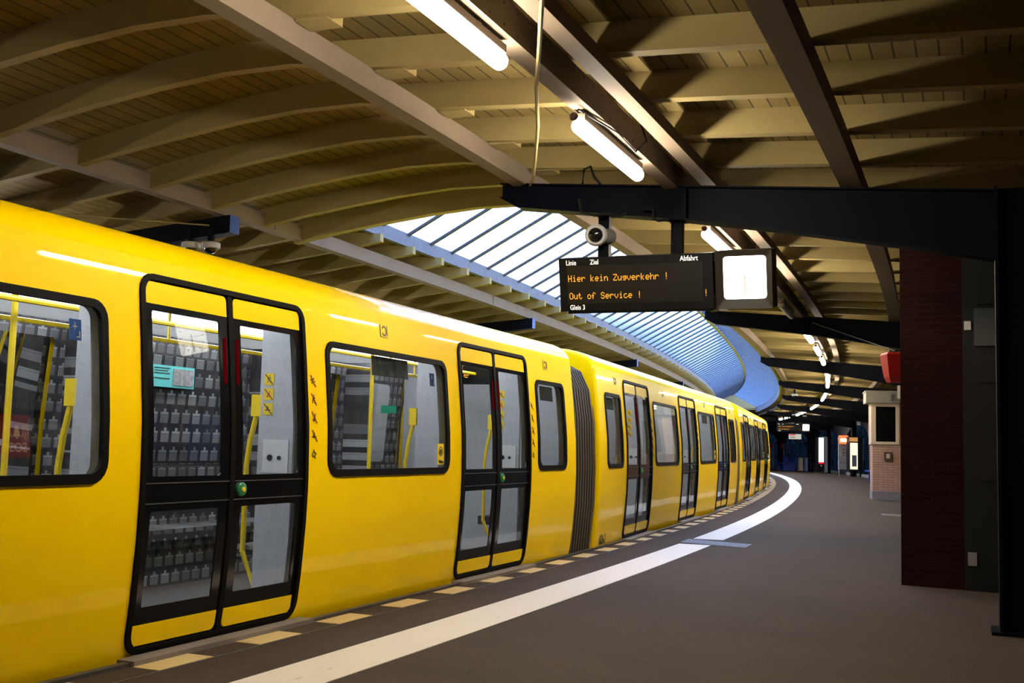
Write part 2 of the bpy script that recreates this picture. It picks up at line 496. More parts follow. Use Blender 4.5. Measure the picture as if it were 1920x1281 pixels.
# yellow marks on the platform edge
M_MARK = mat('edge_mark_paint', (0.56, 0.40, 0.15), 0.6, noise=0.18, nscale=25)
edge = empty('edge_marking', W(5, -0.1, 0), 'row of pale yellow dashes painted along the platform edge beside the train', 'floor marking')
k = 0; s = -0.98
while s < 70 and k < 98:
    mb = MB()
    s1 = s + (0.41 if s < 60 else 0.41)
    mb.face([W(s, -0.172, 0.003), W(s, -0.004, 0.003), W(s1, -0.004, 0.003), W(s1, -0.172, 0.003)])
    for (sa, ta), (sb, tb) in (((s, -0.172), (s, -0.004)), ((s, -0.004), (s1, -0.004)), ((s1, -0.004), (s1, -0.172)), ((s1, -0.172), (s, -0.172))):
        mb.face([W(sa, ta, 0), W(sb, tb, 0), W(sb, tb, 0.003), W(sa, ta, 0.003)])
    mb.build('yellow_dash', M_MARK, edge)
    s += 0.815; k += 1

# steel tactile plates let into the floor
def plate(s0, s1, t0, t1, lab):
    mb = MB()
    n = 26
    sk = 0.35
    for i in range(n):
        u0 = t0 + (t1 - t0) * i / n; u1 = t0 + (t1 - t0) * (i + 0.55) / n
        q = [W(s0 - sk * (u0 - t0), u0, 0.006), W(s0 - sk * (u1 - t0), u1, 0.006), W(s1 - sk * (u1 - t0), u1, 0.006), W(s1 - sk * (u0 - t0), u0, 0.006)]
        mb.face(q)
        for j in range(4):
            a_, b_ = q[j], q[(j + 1) % 4]
            mb.face([Vector((a_.x, a_.y, 0)), Vector((b_.x, b_.y, 0)), b_, a_])
    return tag(mb.build('tactile_plate', M_METAL, weld=False), lab, 'floor plate')
plate(10.45, 11.0, 0.42, 1.25, 'grey ribbed metal plate in the floor interrupting the white stripe')
plate(18.75, 19.35, 2.62, 3.3, 'small ribbed metal plate in the floor beside the brick pier')

# ------------------------------------------------------------------ roof
def zr(t):            # underside of the rafters over the platform
    return 3.27 - 0.055 * (t - 0.4)
ARCH = [(0.52, 3.27), (0.2, 3.335), (-0.2, 3.385), (-0.7, 3.385), (-1.2, 3.345), (-1.7, 3.285), (-2.2, 3.215), (-2.55, 3.155), (-2.72, 3.12)]
def zl(t):            # underside of the rafters over the far side of the train
    return 3.26 + 0.13 * (t + 2.65)
DEP = 0.17
# boards, platform side
mb = MB()
sec = [(0.12, zr(0.12) + DEP), (T_WALL, zr(T_WALL) + DEP), (T_WALL, zr(T_WALL) + DEP + 0.03), (0.12, zr(0.12) + DEP + 0.03)]
sweep(mb, R0, R1, sec, step=1.5)
tag(mb.build('ceiling', M_BOARD), kind='structure')
# boards, curved closed part near the camera
S_CLOSE = 6.6
mb = MB()
bt = [(t, z + DEP) for t, z in ARCH] + [(t, z + DEP + 0.03) for t, z in ARCH[::-1]]
sweep(mb, R0, S_CLOSE, bt, step=1.0)
tag(mb.build('ceiling_vault', M_BOARD, smooth=True), kind='structure')
# boards, left roof
mb = MB()
sec = [(-2.5, zl(-2.5) + DEP), (-6.4, zl(-6.4) + DEP), (-6.4, zl(-6.4) + DEP + 0.03), (-2.5, zl(-2.5) + DEP + 0.03)]
sweep(mb, R0, R1, sec, step=1.5)
tag(mb.build('ceiling_left', M_BOARD), kind='structure')

BAY = 8.2
FR = [-3.2 + BAY * i for i in range(12)]
bay_names = ['bay above the camera', 'first bay', 'second bay', 'third bay', 'fourth bay', 'fifth bay', 'sixth bay', 'seventh bay', 'eighth bay', 'ninth bay', 'tenth bay', 'eleventh bay']
def bay_of(s):
    return max(0, int(math.floor((s + 3.2) / BAY)) + 1)

# rafters over the platform
nr = int((62 + 4) / 0.82)
for i in range(nr):
    s = -4.0 + 0.82 * i
    mb = MB()
    ts = [0.14, 1.5, 3.0, T_WALL - 0.02]
    radial(mb, s, [(t, zr(t)) for t in ts], [(t, zr(t) + DEP) for t in ts], 0.085)
    k = bay_of(s)
    o = mb.build('rafter', M_RAFTER)
    tag(o, 'straight cream rafter above the platform lamps in the %s from the camera' % bay_names[k], 'rafter', 'cream rafters over the platform, %s' % bay_names[k])
# curved rafters of the closed vault
i = 0; s = -4.0 + 0.06
while s < S_CLOSE - 0.3:
    mb = MB()
    radial(mb, s + 0.02, ARCH, [(t, z + DEP) for t, z in ARCH], 0.075)
    a_ = head(s + 0.02); P_ = W(s + 0.02, 0.5, 0); rx_ = Vector((math.cos(a_), -math.sin(a_), 0)); fy_ = Vector((math.sin(a_), math.cos(a_), 0))
    mb.box((-0.09, -0.075, 3.255), (0.10, 0.075, 3.43), mp=lambda x, y, z: P_ + rx_ * x + fy_ * y + Vector((0, 0, z)))
    o = mb.build('curved_rafter', M_RAFTER)
    tag(o, 'curved cream rafter in the boarded vault over the yellow train', 'rafter', 'curved rafters of the boarded vault')
    s += 0.82
mb = MB()
EA = [(t, z - 0.03) for t, z in ARCH]
radial(mb, S_CLOSE, EA, [(t, z + 0.42) for t, z in ARCH], 0.10)
tag(mb.build('vault_end_board', M_RAFTER), 'deep curved end board where the boarded vault meets the skylight', 'board')
# left roof rafters, poking out past the beam under the skylight kerb
nr = int((60 + 4) / 0.82)
for i in range(nr):
    s = -4.0 + 0.82 * i + 0.3
    ti = -2.37 if s > S_CLOSE else -2.62
    mb = MB()
    ts = [ti, -2.7, -4.0, -5.2, -6.35]
    bot = [(ti, zl(-2.62) + (0.045 if s > S_CLOSE else 0))] + [(t, zl(t)) for t in ts[1:]]
    top = [(ti, zl(-2.62) + (0.133 if s > S_CLOSE else DEP))] + [(t, zl(t) + DEP) for t in ts[1:]]
    radial(mb, s, bot, top, 0.075)
    o = mb.build('rafter', M_RAFTER)
    k = bay_of(s)
    if s > S_CLOSE:
        tag(o, 'cream rafter with a white end under the skylight kerb, %s beyond the train' % bay_names[k], 'rafter', 'rafters with white ends, %s' % bay_names[k])
    else:
        tag(o, 'cream rafter of the low roof behind the train, before the skylight starts', 'rafter', 'low rafters behind the train')

# long beams following the curve
def purlin(name, s0, s1, t0, t1, z0, z1, m_, lab, cat='beam', lip=True):
    mb = MB()
    if lip:
        sec = [(t0 - 0.012, z0), (t1 + 0.012, z0), (t1 + 0.012, z0 + 0.014), (t1, z0 + 0.014), (t1, z1), (t0, z1), (t0, z0 + 0.014), (t0 - 0.012, z0 + 0.014)]
    else:
        sec = [(t0, z0), (t1, z0), (t1, z1), (t0, z1)]
    sweep(mb, s0, s1, sec, step=0.8)
    return tag(mb.build(name, m_), lab, cat)
purlin('long_beam', R0, 62, 0.31, 0.40, 3.13, 3.272, M_STEEL, 'pinkish beam along the edge of the skylight, resting on the tips of the navy beams')
lb = empty('lamp_beam', W(3, 1.54, 3.05), 'riveted beam following the curve that carries the row of tube lamps', 'beam')
mb = MB(); sweep(mb, R0, 62, [(1.50, 3.035), (1.61, 3.035), (1.61, 3.20), (1.50, 3.20)], step=0.8)
mb.build('flanged_beam', M_STEEL, lb)
mb = MB()
s = -2
while s < 24:
    for zz in (3.065, 3.17):
        mb.lathe(W(s, 1.61, zz), (1, -0.4, 0), [(0, 0.008), (0.005, 0.006)], n=6)
    s += 0.16
tag(mb.build('rivet', M_STEEL, lb), kind='stuff')
purlin('long_beam', R0, 62, 1.74, 1.82, 3.10, 3.20, M_STEEL, 'narrow beam just right of the lamp beam')
purlin('long_beam', R0, 62, 2.77, 2.89, 2.965, 3.13, M_STEEL, 'beam furthest right over the platform, reddish underneath')
purlin('long_beam', R0, 62, -2.72, -2.63, 3.115, 3.262, M_STEEL, 'beam below the left side of the skylight, blue lit beyond the vault')
purlin('long_beam', R0, 62, -4.10, -4.02, 2.96, 3.08, M_STEEL, 'low beam just above the roof line of the train')

# bolted splice plates on the beams
def splice(beam, s, t, z0, z1, side=1):
    a = head(s); P_ = W(s, t, 0); rx = Vector((math.cos(a), -math.sin(a), 0)); fy = Vector((math.sin(a), math.cos(a), 0))
    f_ = lambda x, y, z: P_ + rx * x + fy * y + Vector((0, 0, z))
    mb = MB(); mb.box((0, -0.14, z0), (0.008, 0.14, z1), mp=f_)
    pl = mb.build('splice_plate', M_STEEL, beam)
    for yy in (-0.10, -0.05, 0.05, 0.10):
        for zz in (z0 + 0.03, z1 - 0.03):
            mb = MB(); mb.lathe(f_(0.008, yy, zz), rx, [(0, 0.011), (0.010, 0.009)], n=6); mb.build('bolt', M_DARKGREY, pl)
bm_ = {o['label'][:30]: o for o in bpy.data.objects if o.name.startswith('long_beam')}
for o in list(bpy.data.objects):
    if o.name.startswith('long_beam') and 'left side of the skylight' in o['label']:
        splice(o, 6.2, -2.628, 3.13, 3.255); splice(o, 12.0, -2.628, 3.13, 3.255)
    if o.name.startswith('long_beam') and 'edge of the skylight' in o['label']:
        splice(o, 5.9, 0.402, 3.145, 3.265)

# navy cantilever frames
def bprof_top(t): return 3.143 - 0.076 * (t - 0.2)
def bprof_bot(t): return float(np.interp(t, [0.2, 0.35, 1.0, 1.67, 2.3, 3.16, 3.9], [2.99, 2.965, 2.885, 2.80, 2.70, 2.547, 2.40]))
ords = ['', 'nearest', 'second', 'third', 'fourth', 'fifth', 'sixth', 'seventh', 'eighth', 'ninth', 'tenth', 'eleventh']
for i, s in enumerate(FR[1:9], start=1):
    cT = 3.85 if i < 6 else 4.4
    root = empty('cantilever_beam', W(s, cT + 0.05, 0), '%s navy cantilever beam reaching over the platform from the right%s' % (ords[i], ', the departure board hangs from it' if i == 1 else ''), 'beam', 'navy cantilever beams over the platform')
    mb = MB()
    ts = [0.2, 0.35, 0.7, 1.0, 1.67, 2.3, 3.16, cT - 0.1]
    bot = [(t, bprof_bot(t)) for t in ts]; bot[0] = (0.2, 3.05)
    radial(mb, s, bot, [(t, bprof_top(t)) for t in ts], 0.05)
    bot2 = [(t, z - 0.012) for t, z in bot]
    radial(mb, s, bot2, bot, 0.15)
    radial(mb, s, [(t, bprof_top(t)) for t in ts], [(t, bprof_top(t) + 0.012) for t in ts], 0.15)
    radial(mb, s, [(1.655, bprof_bot(1.66)), (1.675, bprof_bot(1.67))], [(1.655, 3.02), (1.675, 3.02)], 0.15)   # stiffener
    mb.build('tapered_beam', M_NAVY, root)
    mb = MB()
    a = head(s); C0 = W(s, cT, 0); rx = Vector((math.cos(a), -math.sin(a), 0)); fy = Vector((math.sin(a), math.cos(a), 0))
    f_ = lambda x, y, z: C0 + rx * x + fy * y + Vector((0, 0, z))
    mb.box((-0.11, -0.10, 0), (-0.09, 0.10, 2.9), mp=f_); mb.box((0.09, -0.10, 0), (0.11, 0.10, 2.9), mp=f_); mb.box((-0.09, -0.012, 0), (0.09, 0.012, 2.9), mp=f_)
    mb.box((-0.16, -0.15, 0), (0.16, 0.15, 0.02), mp=f_)
    mb.build('column', M_NAVY, root)
for i, s in enumerate(FR[1:8], start=1):
    root = empty('cantilever_beam', W(s + 0.3, -5.6, -1.0), '%s navy beam with a bright blue end showing above the train roof' % ords[i], 'beam', 'navy beams behind the train')
    mb = MB()
    ts = [-2.55, -3.3, -4.2, -5.6]
    top = [(t, 3.112 + 0.085 * (t + 2.55)) for t in ts]
    bot = [(-2.55, 2.955), (-3.3, 2.88), (-4.2, 2.76), (-5.6, 2.5)]
    radial(mb, s + 0.3, bot, top, 0.14)
    mb.build('tapered_beam', M_NAVY, root)
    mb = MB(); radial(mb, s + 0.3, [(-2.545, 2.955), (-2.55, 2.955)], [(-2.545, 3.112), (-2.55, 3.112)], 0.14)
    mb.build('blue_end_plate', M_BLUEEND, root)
    mb = MB()
    a = head(s); C0 = W(s + 0.3, -5.5, -1.0); rx = Vector((math.cos(a), -math.sin(a), 0)); fy = Vector((math.sin(a), math.cos(a), 0))
    mb.box((-0.1, -0.1, 0), (0.1, 0.1, 3.6), mp=lambda x, y, z: C0 + rx * x + fy * y + Vector((0, 0, z)))
    mb.build('column', M_NAVY, root)

# ------------------------------------------------------------------ skylight
SKY0, SKY1 = S_CLOSE + 0.02, 60.0
TL, TR, TM = -2.46, 0.11, -1.18
ZC, ZM = 3.545, 4.24
sky = empty('skylight', W(20, TM, ZC), 'long gabled glass skylight curving away over the train', 'skylight')
m = bpy.data.materials.new('skylight_glass'); m.use_nodes = True
t = m.node_tree; t.nodes.clear()
o_ = t.nodes.new('ShaderNodeOutputMaterial')
tr = t.nodes.new('ShaderNodeBsdfTransparent')
tl = t.nodes.new('ShaderNodeBsdfTranslucent'); tl.inputs[0].default_value = (0.34, 0.46, 0.72, 1)
gl = t.nodes.new('ShaderNodeBsdfGlossy'); gl.inputs['Roughness'].default_value = 0.1; gl.inputs[0].default_value = (0.7, 0.8, 1, 1)
lw = t.nodes.new('ShaderNodeFresnel'); lw.inputs[0].default_value = 1.45
uv, x, y = uv_xy(t)
nz = t.nodes.new('ShaderNodeTexNoise'); nz.inputs['Scale'].default_value = 2.2; nz.inputs['Detail'].default_value = 7
t.links.new(uv, nz.inputs['Vector'])
cr = t.nodes.new('ShaderNodeValToRGB')
cr.color_ramp.elements[0].position = 0.35; cr.color_ramp.elements[0].color = (0.72, 0.80, 0.90, 1)
cr.color_ramp.elements[1].position = 0.60; cr.color_ramp.elements[1].color = (1, 1, 1, 1)
t.links.new(nz.outputs['Fac'], cr.inputs[0]); t.links.new(cr.outputs[0], tr.inputs[0])
mx1 = t.nodes.new('ShaderNodeMixShader'); mx1.inputs[0].default_value = 0.20
t.links.new(tr.outputs[0], mx1.inputs[1]); t.links.new(tl.outputs[0], mx1.inputs[2])
mx2 = t.nodes.new('ShaderNodeMixShader')
t.links.new(math_node(t, 'MULTIPLY', lw.outputs[0], 0.5), mx2.inputs[0])
t.links.new(mx1.outputs[0], mx2.inputs[1]); t.links.new(gl.outputs[0], mx2.inputs[2])
t.links.new(mx2.outputs[0], o_.inputs[0])
M_SKYGLASS = m
M_BAR = mat('glazing_bar_paint', (0.02, 0.023, 0.032), 0.6)
for nm, ta, tb in (('glass_slope', TL, TM), ('glass_slope', TR, TM)):
    mb = MB(); n = 80
    for i in range(n):
        s0 = SKY0 + (SKY1 - SKY0) * i / n; s1 = SKY0 + (SKY1 - SKY0) * (i + 1) / n
        mb.face([W(s0, ta, ZC), W(s0, tb, ZM), W(s1, tb, ZM), W(s1, ta, ZC)], [(s0, 0), (s0, 1.45), (s1, 1.45), (s1, 0)])
    mb.build(nm, M_SKYGLASS, sky, weld=False)
def bar(mb, s, ta):
    a = head(s); d = Vector((math.sin(a), math.cos(a), 0)) * 0.027
    P0 = W(s, ta, ZC); P1 = W(s, TM, ZM); dn = Vector((0, 0, -0.028))
    q = [P0 - d, P0 + d, P1 + d, P1 - d]
    mb.face([p + dn for p in q]); mb.face(q[::-1])
    for i, j in ((0, 1), (1, 2), (2, 3), (3, 0)):
        mb.face([q[i], q[j], q[j] + dn, q[i] + dn])
ns = 0; s = SKY0 + 0.05; rest = MB(); nrest = 0
while s < SKY1:
    for ta in (TL, TR):
        if ns < 96:
            mb = MB(); bar(mb, s, ta); mb.build('glazing_bar', M_BAR, sky)
            ns += 1
        else:
            bar(rest, s, ta); nrest += 1
    s += 0.64
if nrest:
    tag(rest.build('glazing_bar', M_BAR, sky), kind='stuff')
mb = MB(); sweep(mb, SKY0, SKY1, [(TM - 0.04, ZM - 0.05), (TM + 0.04, ZM - 0.05), (TM + 0.05, ZM + 0.03), (TM - 0.05, ZM + 0.03)], step=0.8)
mb.build('ridge_beam', mat('ridge_paint', (0.13, 0.12, 0.12), 0.6), sky)
mb = MB(); sweep(mb, SKY0, SKY1, [(TL - 0.05, 3.40), (TL + 0.01, 3.40), (TL + 0.01, ZC + 0.01), (TL - 0.05, ZC + 0.01)], step=0.8)
mb.build('kerb', M_CURB, sky)
mb = MB(); sweep(mb, SKY0, SKY1, [(TR, 3.272), (TR + 0.06, 3.272), (TR + 0.06, ZC + 0.01), (TR, ZC + 0.01)], step=0.8)
mb.build('kerb', M_CURB, sky)
for sg in (SKY0, SKY1):
    mb = MB(); mb.face([W(sg, TL, 3.4), W(sg, TR, 3.4), W(sg, TR, ZC), W(sg, TM, ZM), W(sg, TL, ZC)])
    mb.build('gable_panel', M_RAFTER, sky)
# closed roof after the skylight
mb = MB()
sweep(mb, SKY1, R1, [(0.2, 3.44), (0.2, 3.47), (-2.6, 3.47), (-2.6, 3.44)], step=2)
tag(mb.build('ceiling_far', M_BOARD), kind='structure')

# ------------------------------------------------------------------ walls
M_NAVYWALL = mat('navy_wall', (0.0016, 0.003, 0.012), 0.6, noise=0.2, nscale=4)
M_ARCHGLASS = bpy.data.materials.new('dusk_arch_glass'); M_ARCHGLASS.use_nodes = True
t = M_ARCHGLASS.node_tree; t.nodes.clear()
o_ = t.nodes.new('ShaderNodeOutputMaterial'); tr = t.nodes.new('ShaderNodeBsdfTransparent'); gl = t.nodes.new('ShaderNodeBsdfGlossy'); gl.inputs['Roughness'].default_value = 0.12
tc = t.nodes.new('ShaderNodeTexCoord'); nz = t.nodes.new('ShaderNodeTexNoise'); nz.inputs['Scale'].default_value = 4; nz.inputs['Detail'].default_value = 8
t.links.new(tc.outputs['Object'], nz.inputs[0])
cr = t.nodes.new('ShaderNodeValToRGB'); cr.color_ramp.elements[0].position = 0.38; cr.color_ramp.elements[0].color = (0.001, 0.002, 0.0025, 1)
cr.color_ramp.elements[1].position = 0.68; cr.color_ramp.elements[1].color = (0.05, 0.055, 0.055, 1)
t.links.new(nz.outputs['Fac'], cr.inputs[0]); t.links.new(cr.outputs[0], tr.inputs[0])
mx = t.nodes.new('ShaderNodeMixShader'); mx.inputs[0].default_value = 0.04
t.links.new(tr.outputs[0], mx.inputs[1]); t.links.new(gl.outputs[0], mx.inputs[2]); t.links.new(mx.outputs[0], o_.inputs[0])

mb = MB(); plinth = MB()
sweep(mb, R0, 42.3, [(T_WALL, 0), (T_WALL + 0.15, 0), (T_WALL + 0.15, 3.3), (T_WALL, 3.3)], step=2)
arch_s = [(42.4, 49.6), (51.5, 58.7), (61.0, 68.6), (70.7, 78.6), (80.6, 88.4)]
def wall_quad(s0, z0a, z0b, s1, z1):
    mb.face([W(s0, T_WALL, z0a), W(s1, T_WALL, z0b), W(s1, T_WALL, z1), W(s0, T_WALL, z1)])
for k, (a, b2) in enumerate(arch_s):
    nxt = arch_s[k + 1][0] if k + 1 < len(arch_s) else R1
    sweep(mb, b2, nxt, [(T_WALL, 0), (T_WALL + 0.15, 0), (T_WALL + 0.15, 3.3), (T_WALL, 3.3)], step=1)
    mid = (a + b2) / 2; hw = (b2 - a) / 2
    n = 18
    gm = MB()
    for i in range(n):
        u0 = -1 + 2 * i / n; u1 = -1 + 2 * (i + 1) / n
        h0 = 1.75 + 0.80 * math.sqrt(max(0, 1 - u0 * u0)); h1 = 1.75 + 0.80 * math.sqrt(max(0, 1 - u1 * u1))
        s0 = mid + u0 * hw; s1 = mid + u1 * hw
        wall_quad(s0, h0, h1, s1, 3.3)
        mb.face([W(s0, T_WALL, h0), W(s1, T_WALL, h1), W(s1, T_WALL + 0.15, h1), W(s0, T_WALL + 0.15, h0)])
        gm.face([W(s0, T_WALL + 0.12, 0.1), W(s1, T_WALL + 0.12, 0.1), W(s1, T_WALL + 0.12, h1), W(s0, T_WALL + 0.12, h0)])
    sweep(plinth, a, b2, [(T_WALL + 0.01, 0), (T_WALL + 0.13, 0), (T_WALL + 0.13, 0.14), (T_WALL + 0.01, 0.14)], step=1)
    g = gm.build('window_%d' % (k + 1), M_ARCHGLASS); tag(g, kind='structure')
tag(mb.build('wall_right', M_NAVYWALL), kind='structure')
tag(plinth.build('baseboard_right', mat('plinth_cream', (0.22, 0.20, 0.17), 0.7)), kind='structure')
# end wall and left wall behind the train (with windows)
mb = MB()
for t0 in np.arange(-6.4, 4.6, 1.1):
    mb.face([W(R1, t0, -1), W(R1, t0 + 1.2, -1), W(R1, t0 + 1.2, 3.6), W(R1, t0, 3.6)])
tag(mb.build('wall_far', M_NAVYWALL), kind='structure')
mb = MB()
s = R0
TW = -6.35
def lw_(s0, s1, z0, z1):
    mb.face([W(s0, TW, z0), W(s1, TW, z0), W(s1, TW, z1), W(s0, TW, z1)])
while s < R1 - 0.5:
    lw_(s, s + 0.35, -1.05, 3.1); lw_(s + 0.35, s + 1.6, -1.05, 0.65); lw_(s + 0.35, s + 1.6, 1.45, 3.1); lw_(s + 1.6, s + 1.95, -1.05, 3.1)
    s += 1.95
tag(mb.build('wall_left', M_NAVYWALL), kind='structure')
# wall behind the camera
mb = MB()
for t0 in np.arange(-6.4, 4.6, 1.1):
    mb.face([W(R0, t0, -1.05), W(R0, t0 + 1.2, -1.05), W(R0, t0 + 1.2, 3.7), W(R0, t0, 3.7)])
tag(mb.build('wall_back', M_NAVYWALL), kind='structure')

# bare trees outside, glimpsed through the train windows
def tree(loc, h, seed):
    rnd = random.Random(seed)
    mb = MB()
    def grow(p, d, l, r, k):
        q = p + d * l
        mid = p + d * (l / 2) + Vector((rnd.uniform(-1, 1), rnd.uniform(-1, 1), 0)) * l * 0.05
        mb.tube([p, mid, q], [r, r * 0.85, r * 0.7], n=5, cap=False)
        if k == 0: return
        for _ in range(3):
            nd = (d + Vector((rnd.uniform(-1, 1), rnd.uniform(-1, 1), rnd.uniform(-0.3, 0.7))) * 0.75).normalized()
            grow(q, nd, l * rnd.uniform(0.6, 0.8), r * 0.62, k - 1)
    grow(Vector(loc), Vector((0, 0, 1)), h * 0.35, 0.09, 5)
    return mb
for k, (s, tt) in enumerate(((3.5, -8.3), (7.5, -8.8))):
    o = tree(W(s, tt, -2.6), 6.0, 5 + k).build('bare_tree', mat('bark', (0.03, 0.025, 0.02), 0.9))
    tag(o, 'bare dark tree outside the left wall, %s' % ('glimpsed through the leftmost train window' if k == 0 else 'further along the train'), 'tree')
# ================================================================== TRAIN
PZ = [-0.06, 0.02, 0.15, 0.3, 0.6, 0.85, 1.2, 1.6, 1.9, 1.96, 2.0, 2.03]
PL = [-0.03, 0.0, 0.018, 0.034, 0.054, 0.060, 0.050, 0.012, -0.020, -0.0275, -0.034, -0.043]
ROOF = [(-0.043, 2.03), (-0.056, 2.06), (-0.077, 2.09), (-0.107, 2.12), (-0.153, 2.152), (-0.225, 2.183), (-0.345, 2.21), (-0.60, 2.24), (-1.03, 2.257)]
CW = 2.06
def prof(z): return float(np.interp(z, PZ, PL))
LEV = [-0.02, 0.02, 0.08, 0.15, 0.22, 0.3, 0.4, 0.5, 0.6, 0.7, 0.8, 0.9, 1.0, 1.1, 1.2, 1.3, 1.4, 1.5, 1.6, 1.7, 1.8, 1.88, 1.95, 1.98, 2.0]
_pz = np.linspace(-0.06, 2.03, 120)
_pl = np.interp(_pz, PZ, PL)
for _ in range(10):
    _pl[1:-1] = (_pl[:-2] + 2 * _pl[1:-1] + _pl[2:]) / 4
def prof(z): return float(np.interp(z, _pz, _pl))

def curved(name, outer, holes, off, mats, parent, side=1, thick=0.0, smooth=True, flat=None):
    """panel following the side of the car. outer/holes are [(s,z)] loops"""
    bm = bmesh.new()
    edges = []
    for loop in [outer] + list(holes):
        vs = [bm.verts.new((x, z, 0)) for x, z in loop]
        for i in range(len(vs)): edges.append(bm.edges.new((vs[i], vs[(i + 1) % len(vs)])))
    bmesh.ops.triangle_fill(bm, use_beauty=True, use_dissolve=False, edges=edges, normal=(0, 0, 1))
    zs = [v.co.y for v in bm.verts]
    if flat is None:
        for L in LEV:
            if min(zs) + 0.004 < L < max(zs) - 0.004:
                bmesh.ops.bisect_plane(bm, geom=list(bm.verts) + list(bm.edges) + list(bm.faces), dist=1e-5, plane_co=(0, L, 0), plane_no=(0, 1, 0))
    ul = bm.loops.layers.uv.new('UV')
    for f in bm.faces:
        for l in f.loops: l[ul].uv = (l.vert.co.x, l.vert.co.y)
    if thick > 0:
        r = bmesh.ops.extrude_face_region(bm, geom=list(bm.faces))
        for v in [g for g in r['geom'] if isinstance(g, bmesh.types.BMVert)]: v.co.z = thick
    for v in bm.verts:
        s_, z_, e_ = v.co
        if flat is None: la = prof(z_) + off + e_
        else:
            za, zb = flat
            la = prof(za) + (prof(zb) - prof(za)) * (z_ - za) / (zb - za) + off + e_
        y_ = -la if side == 1 else CW + la
        v.co = (s_, y_, z_)
    bmesh.ops.recalc_face_normals(bm, faces=bm.faces)
    if thick == 0:
        # face outward
        tot = sum((f.normal.y for f in bm.faces))
        if (tot > 0) == (side == 1): bmesh.ops.reverse_faces(bm, faces=bm.faces)
    me = bpy.data.meshes.new(name); bm.to_mesh(me); bm.free()
    for m_ in (mats if isinstance(mats, (list, tuple)) else [mats]): me.materials.append(m_)
    if smooth:
        for p in me.polygons: p.use_smooth = True
        try: me.set_sharp_from_angle(angle=math.radians(35))
        except Exception: pass
    o = bpy.data.objects.new(name, me); COL.objects.link(o); o.parent = parent
    return o

DOORS = [-3.766, 0.0, 3.766]
BIGW = [-1.883, 1.883]
SMALLW = [-5.11, 5.11]
HALF = 5.83
def door_hole(d): return rrect(d - 0.752, 0.022, d + 0.752, 1.955, 0.10, 5, 0.11)
def bigw(c): return rrect(c - 0.895, 0.885, c + 0.895, 1.768, 0.095, 5, 0.11)
def smallw(c): return rrect(c - 0.395, 0.885, c + 0.395, 1.752, 0.085, 5, 0.09)

def tb(parent, name, m_, fn, smooth=False):
    mb = MB(); fn(mb); return mb.build(name, m_, parent, smooth=smooth, local=True)
def L3(s, lat, z): return (s, -lat, z)

def line2(pts, w):
    """flat stroke outline boxes in (x,z)"""
    out = []
    for (x0, z0), (x1, z1) in zip(pts[:-1], pts[1:]):
        dx, dz = x1 - x0, z1 - z0; l = math.hypot(dx, dz) or 1
        nx, nz = -dz / l * w / 2, dx / l * w / 2
        out.append([(x0 + nx, z0 + nz), (x0 - nx, z0 - nz), (x1 - nx, z1 - nz), (x1 + nx, z1 + nz)])
    return out

def decal(parent, name, quads, m_, off=0.004, lat=None):
    """thin printed marks on the car side, quads in (s,z)"""
    def fn(mb):
        for q in quads:
            P = [L3(s, (prof(z) if lat is None else lat) + off, z) for s, z in q]
            Q = [L3(s, (prof(z) if lat is None else lat) + off - 0.003, z) for s, z in q]
            mb.face(P)
            for i in range(len(P)):
                j = (i + 1) % len(P); mb.face([P[i], P[j], Q[j], Q[i]])
    mb = MB(); fn(mb)
    return mb.build(name, m_, parent, local=True, weld=False)

def icon_strokes(kind, x, z, r):
    """small prohibition pictograms, black part"""
    w = r * 0.22
    if kind == 0:   # cigarette / ice cream like zigzag
        p = [[(x - r, z + r * .2), (x - .2 * r, z + .5 * r), (x + .3 * r, z - .2 * r), (x + r, z)], [(x - .6 * r, z - .6 * r), (x + .5 * r, z + .8 * r)]]
    elif kind == 1:  # person
        p = [[(x - .5 * r, z - r), (x - .3 * r, z), (x + .1 * r, z + .6 * r), (x + .6 * r, z + .2 * r)], [(x - .3 * r, z), (x + .5 * r, z - .4 * r), (x + .4 * r, z - r)], [(x - .1 * r, z + .9 * r), (x + .3 * r, z + 1.0 * r)]]
    elif kind == 2:  # bottle
        p = [[(x - .6 * r, z - .7 * r), (x + .2 * r, z + .3 * r), (x + .5 * r, z + .9 * r)], [(x - .2 * r, z - .9 * r), (x + .5 * r, z)], [(x - .6 * r, z - .7 * r), (x - .2 * r, z - .9 * r)]]
    elif kind == 3:  # music
        p = [[(x - .5 * r, z - .5 * r), (x - .1 * r, z + .8 * r), (x + .3 * r, z - .6 * r)], [(x - r, z - .3 * r), (x + .8 * r, z - .2 * r)]]
    else:            # dog
        p = [[(x - .9 * r, z - .2 * r), (x - .2 * r, z + .6 * r), (x + .8 * r, z + .2 * r), (x + .2 * r, z - .5 * r), (x - .7 * r, z - .6 * r), (x - .9 * r, z - .2 * r)], [(x + .2 * r, z - .5 * r), (x + .5 * r, z - 1.1 * r)], [(x - .2 * r, z + .6 * r), (x - .1 * r, z + 1.1 * r)]]
    q = []
    for s_ in p: q += line2(s_, w)
    return q

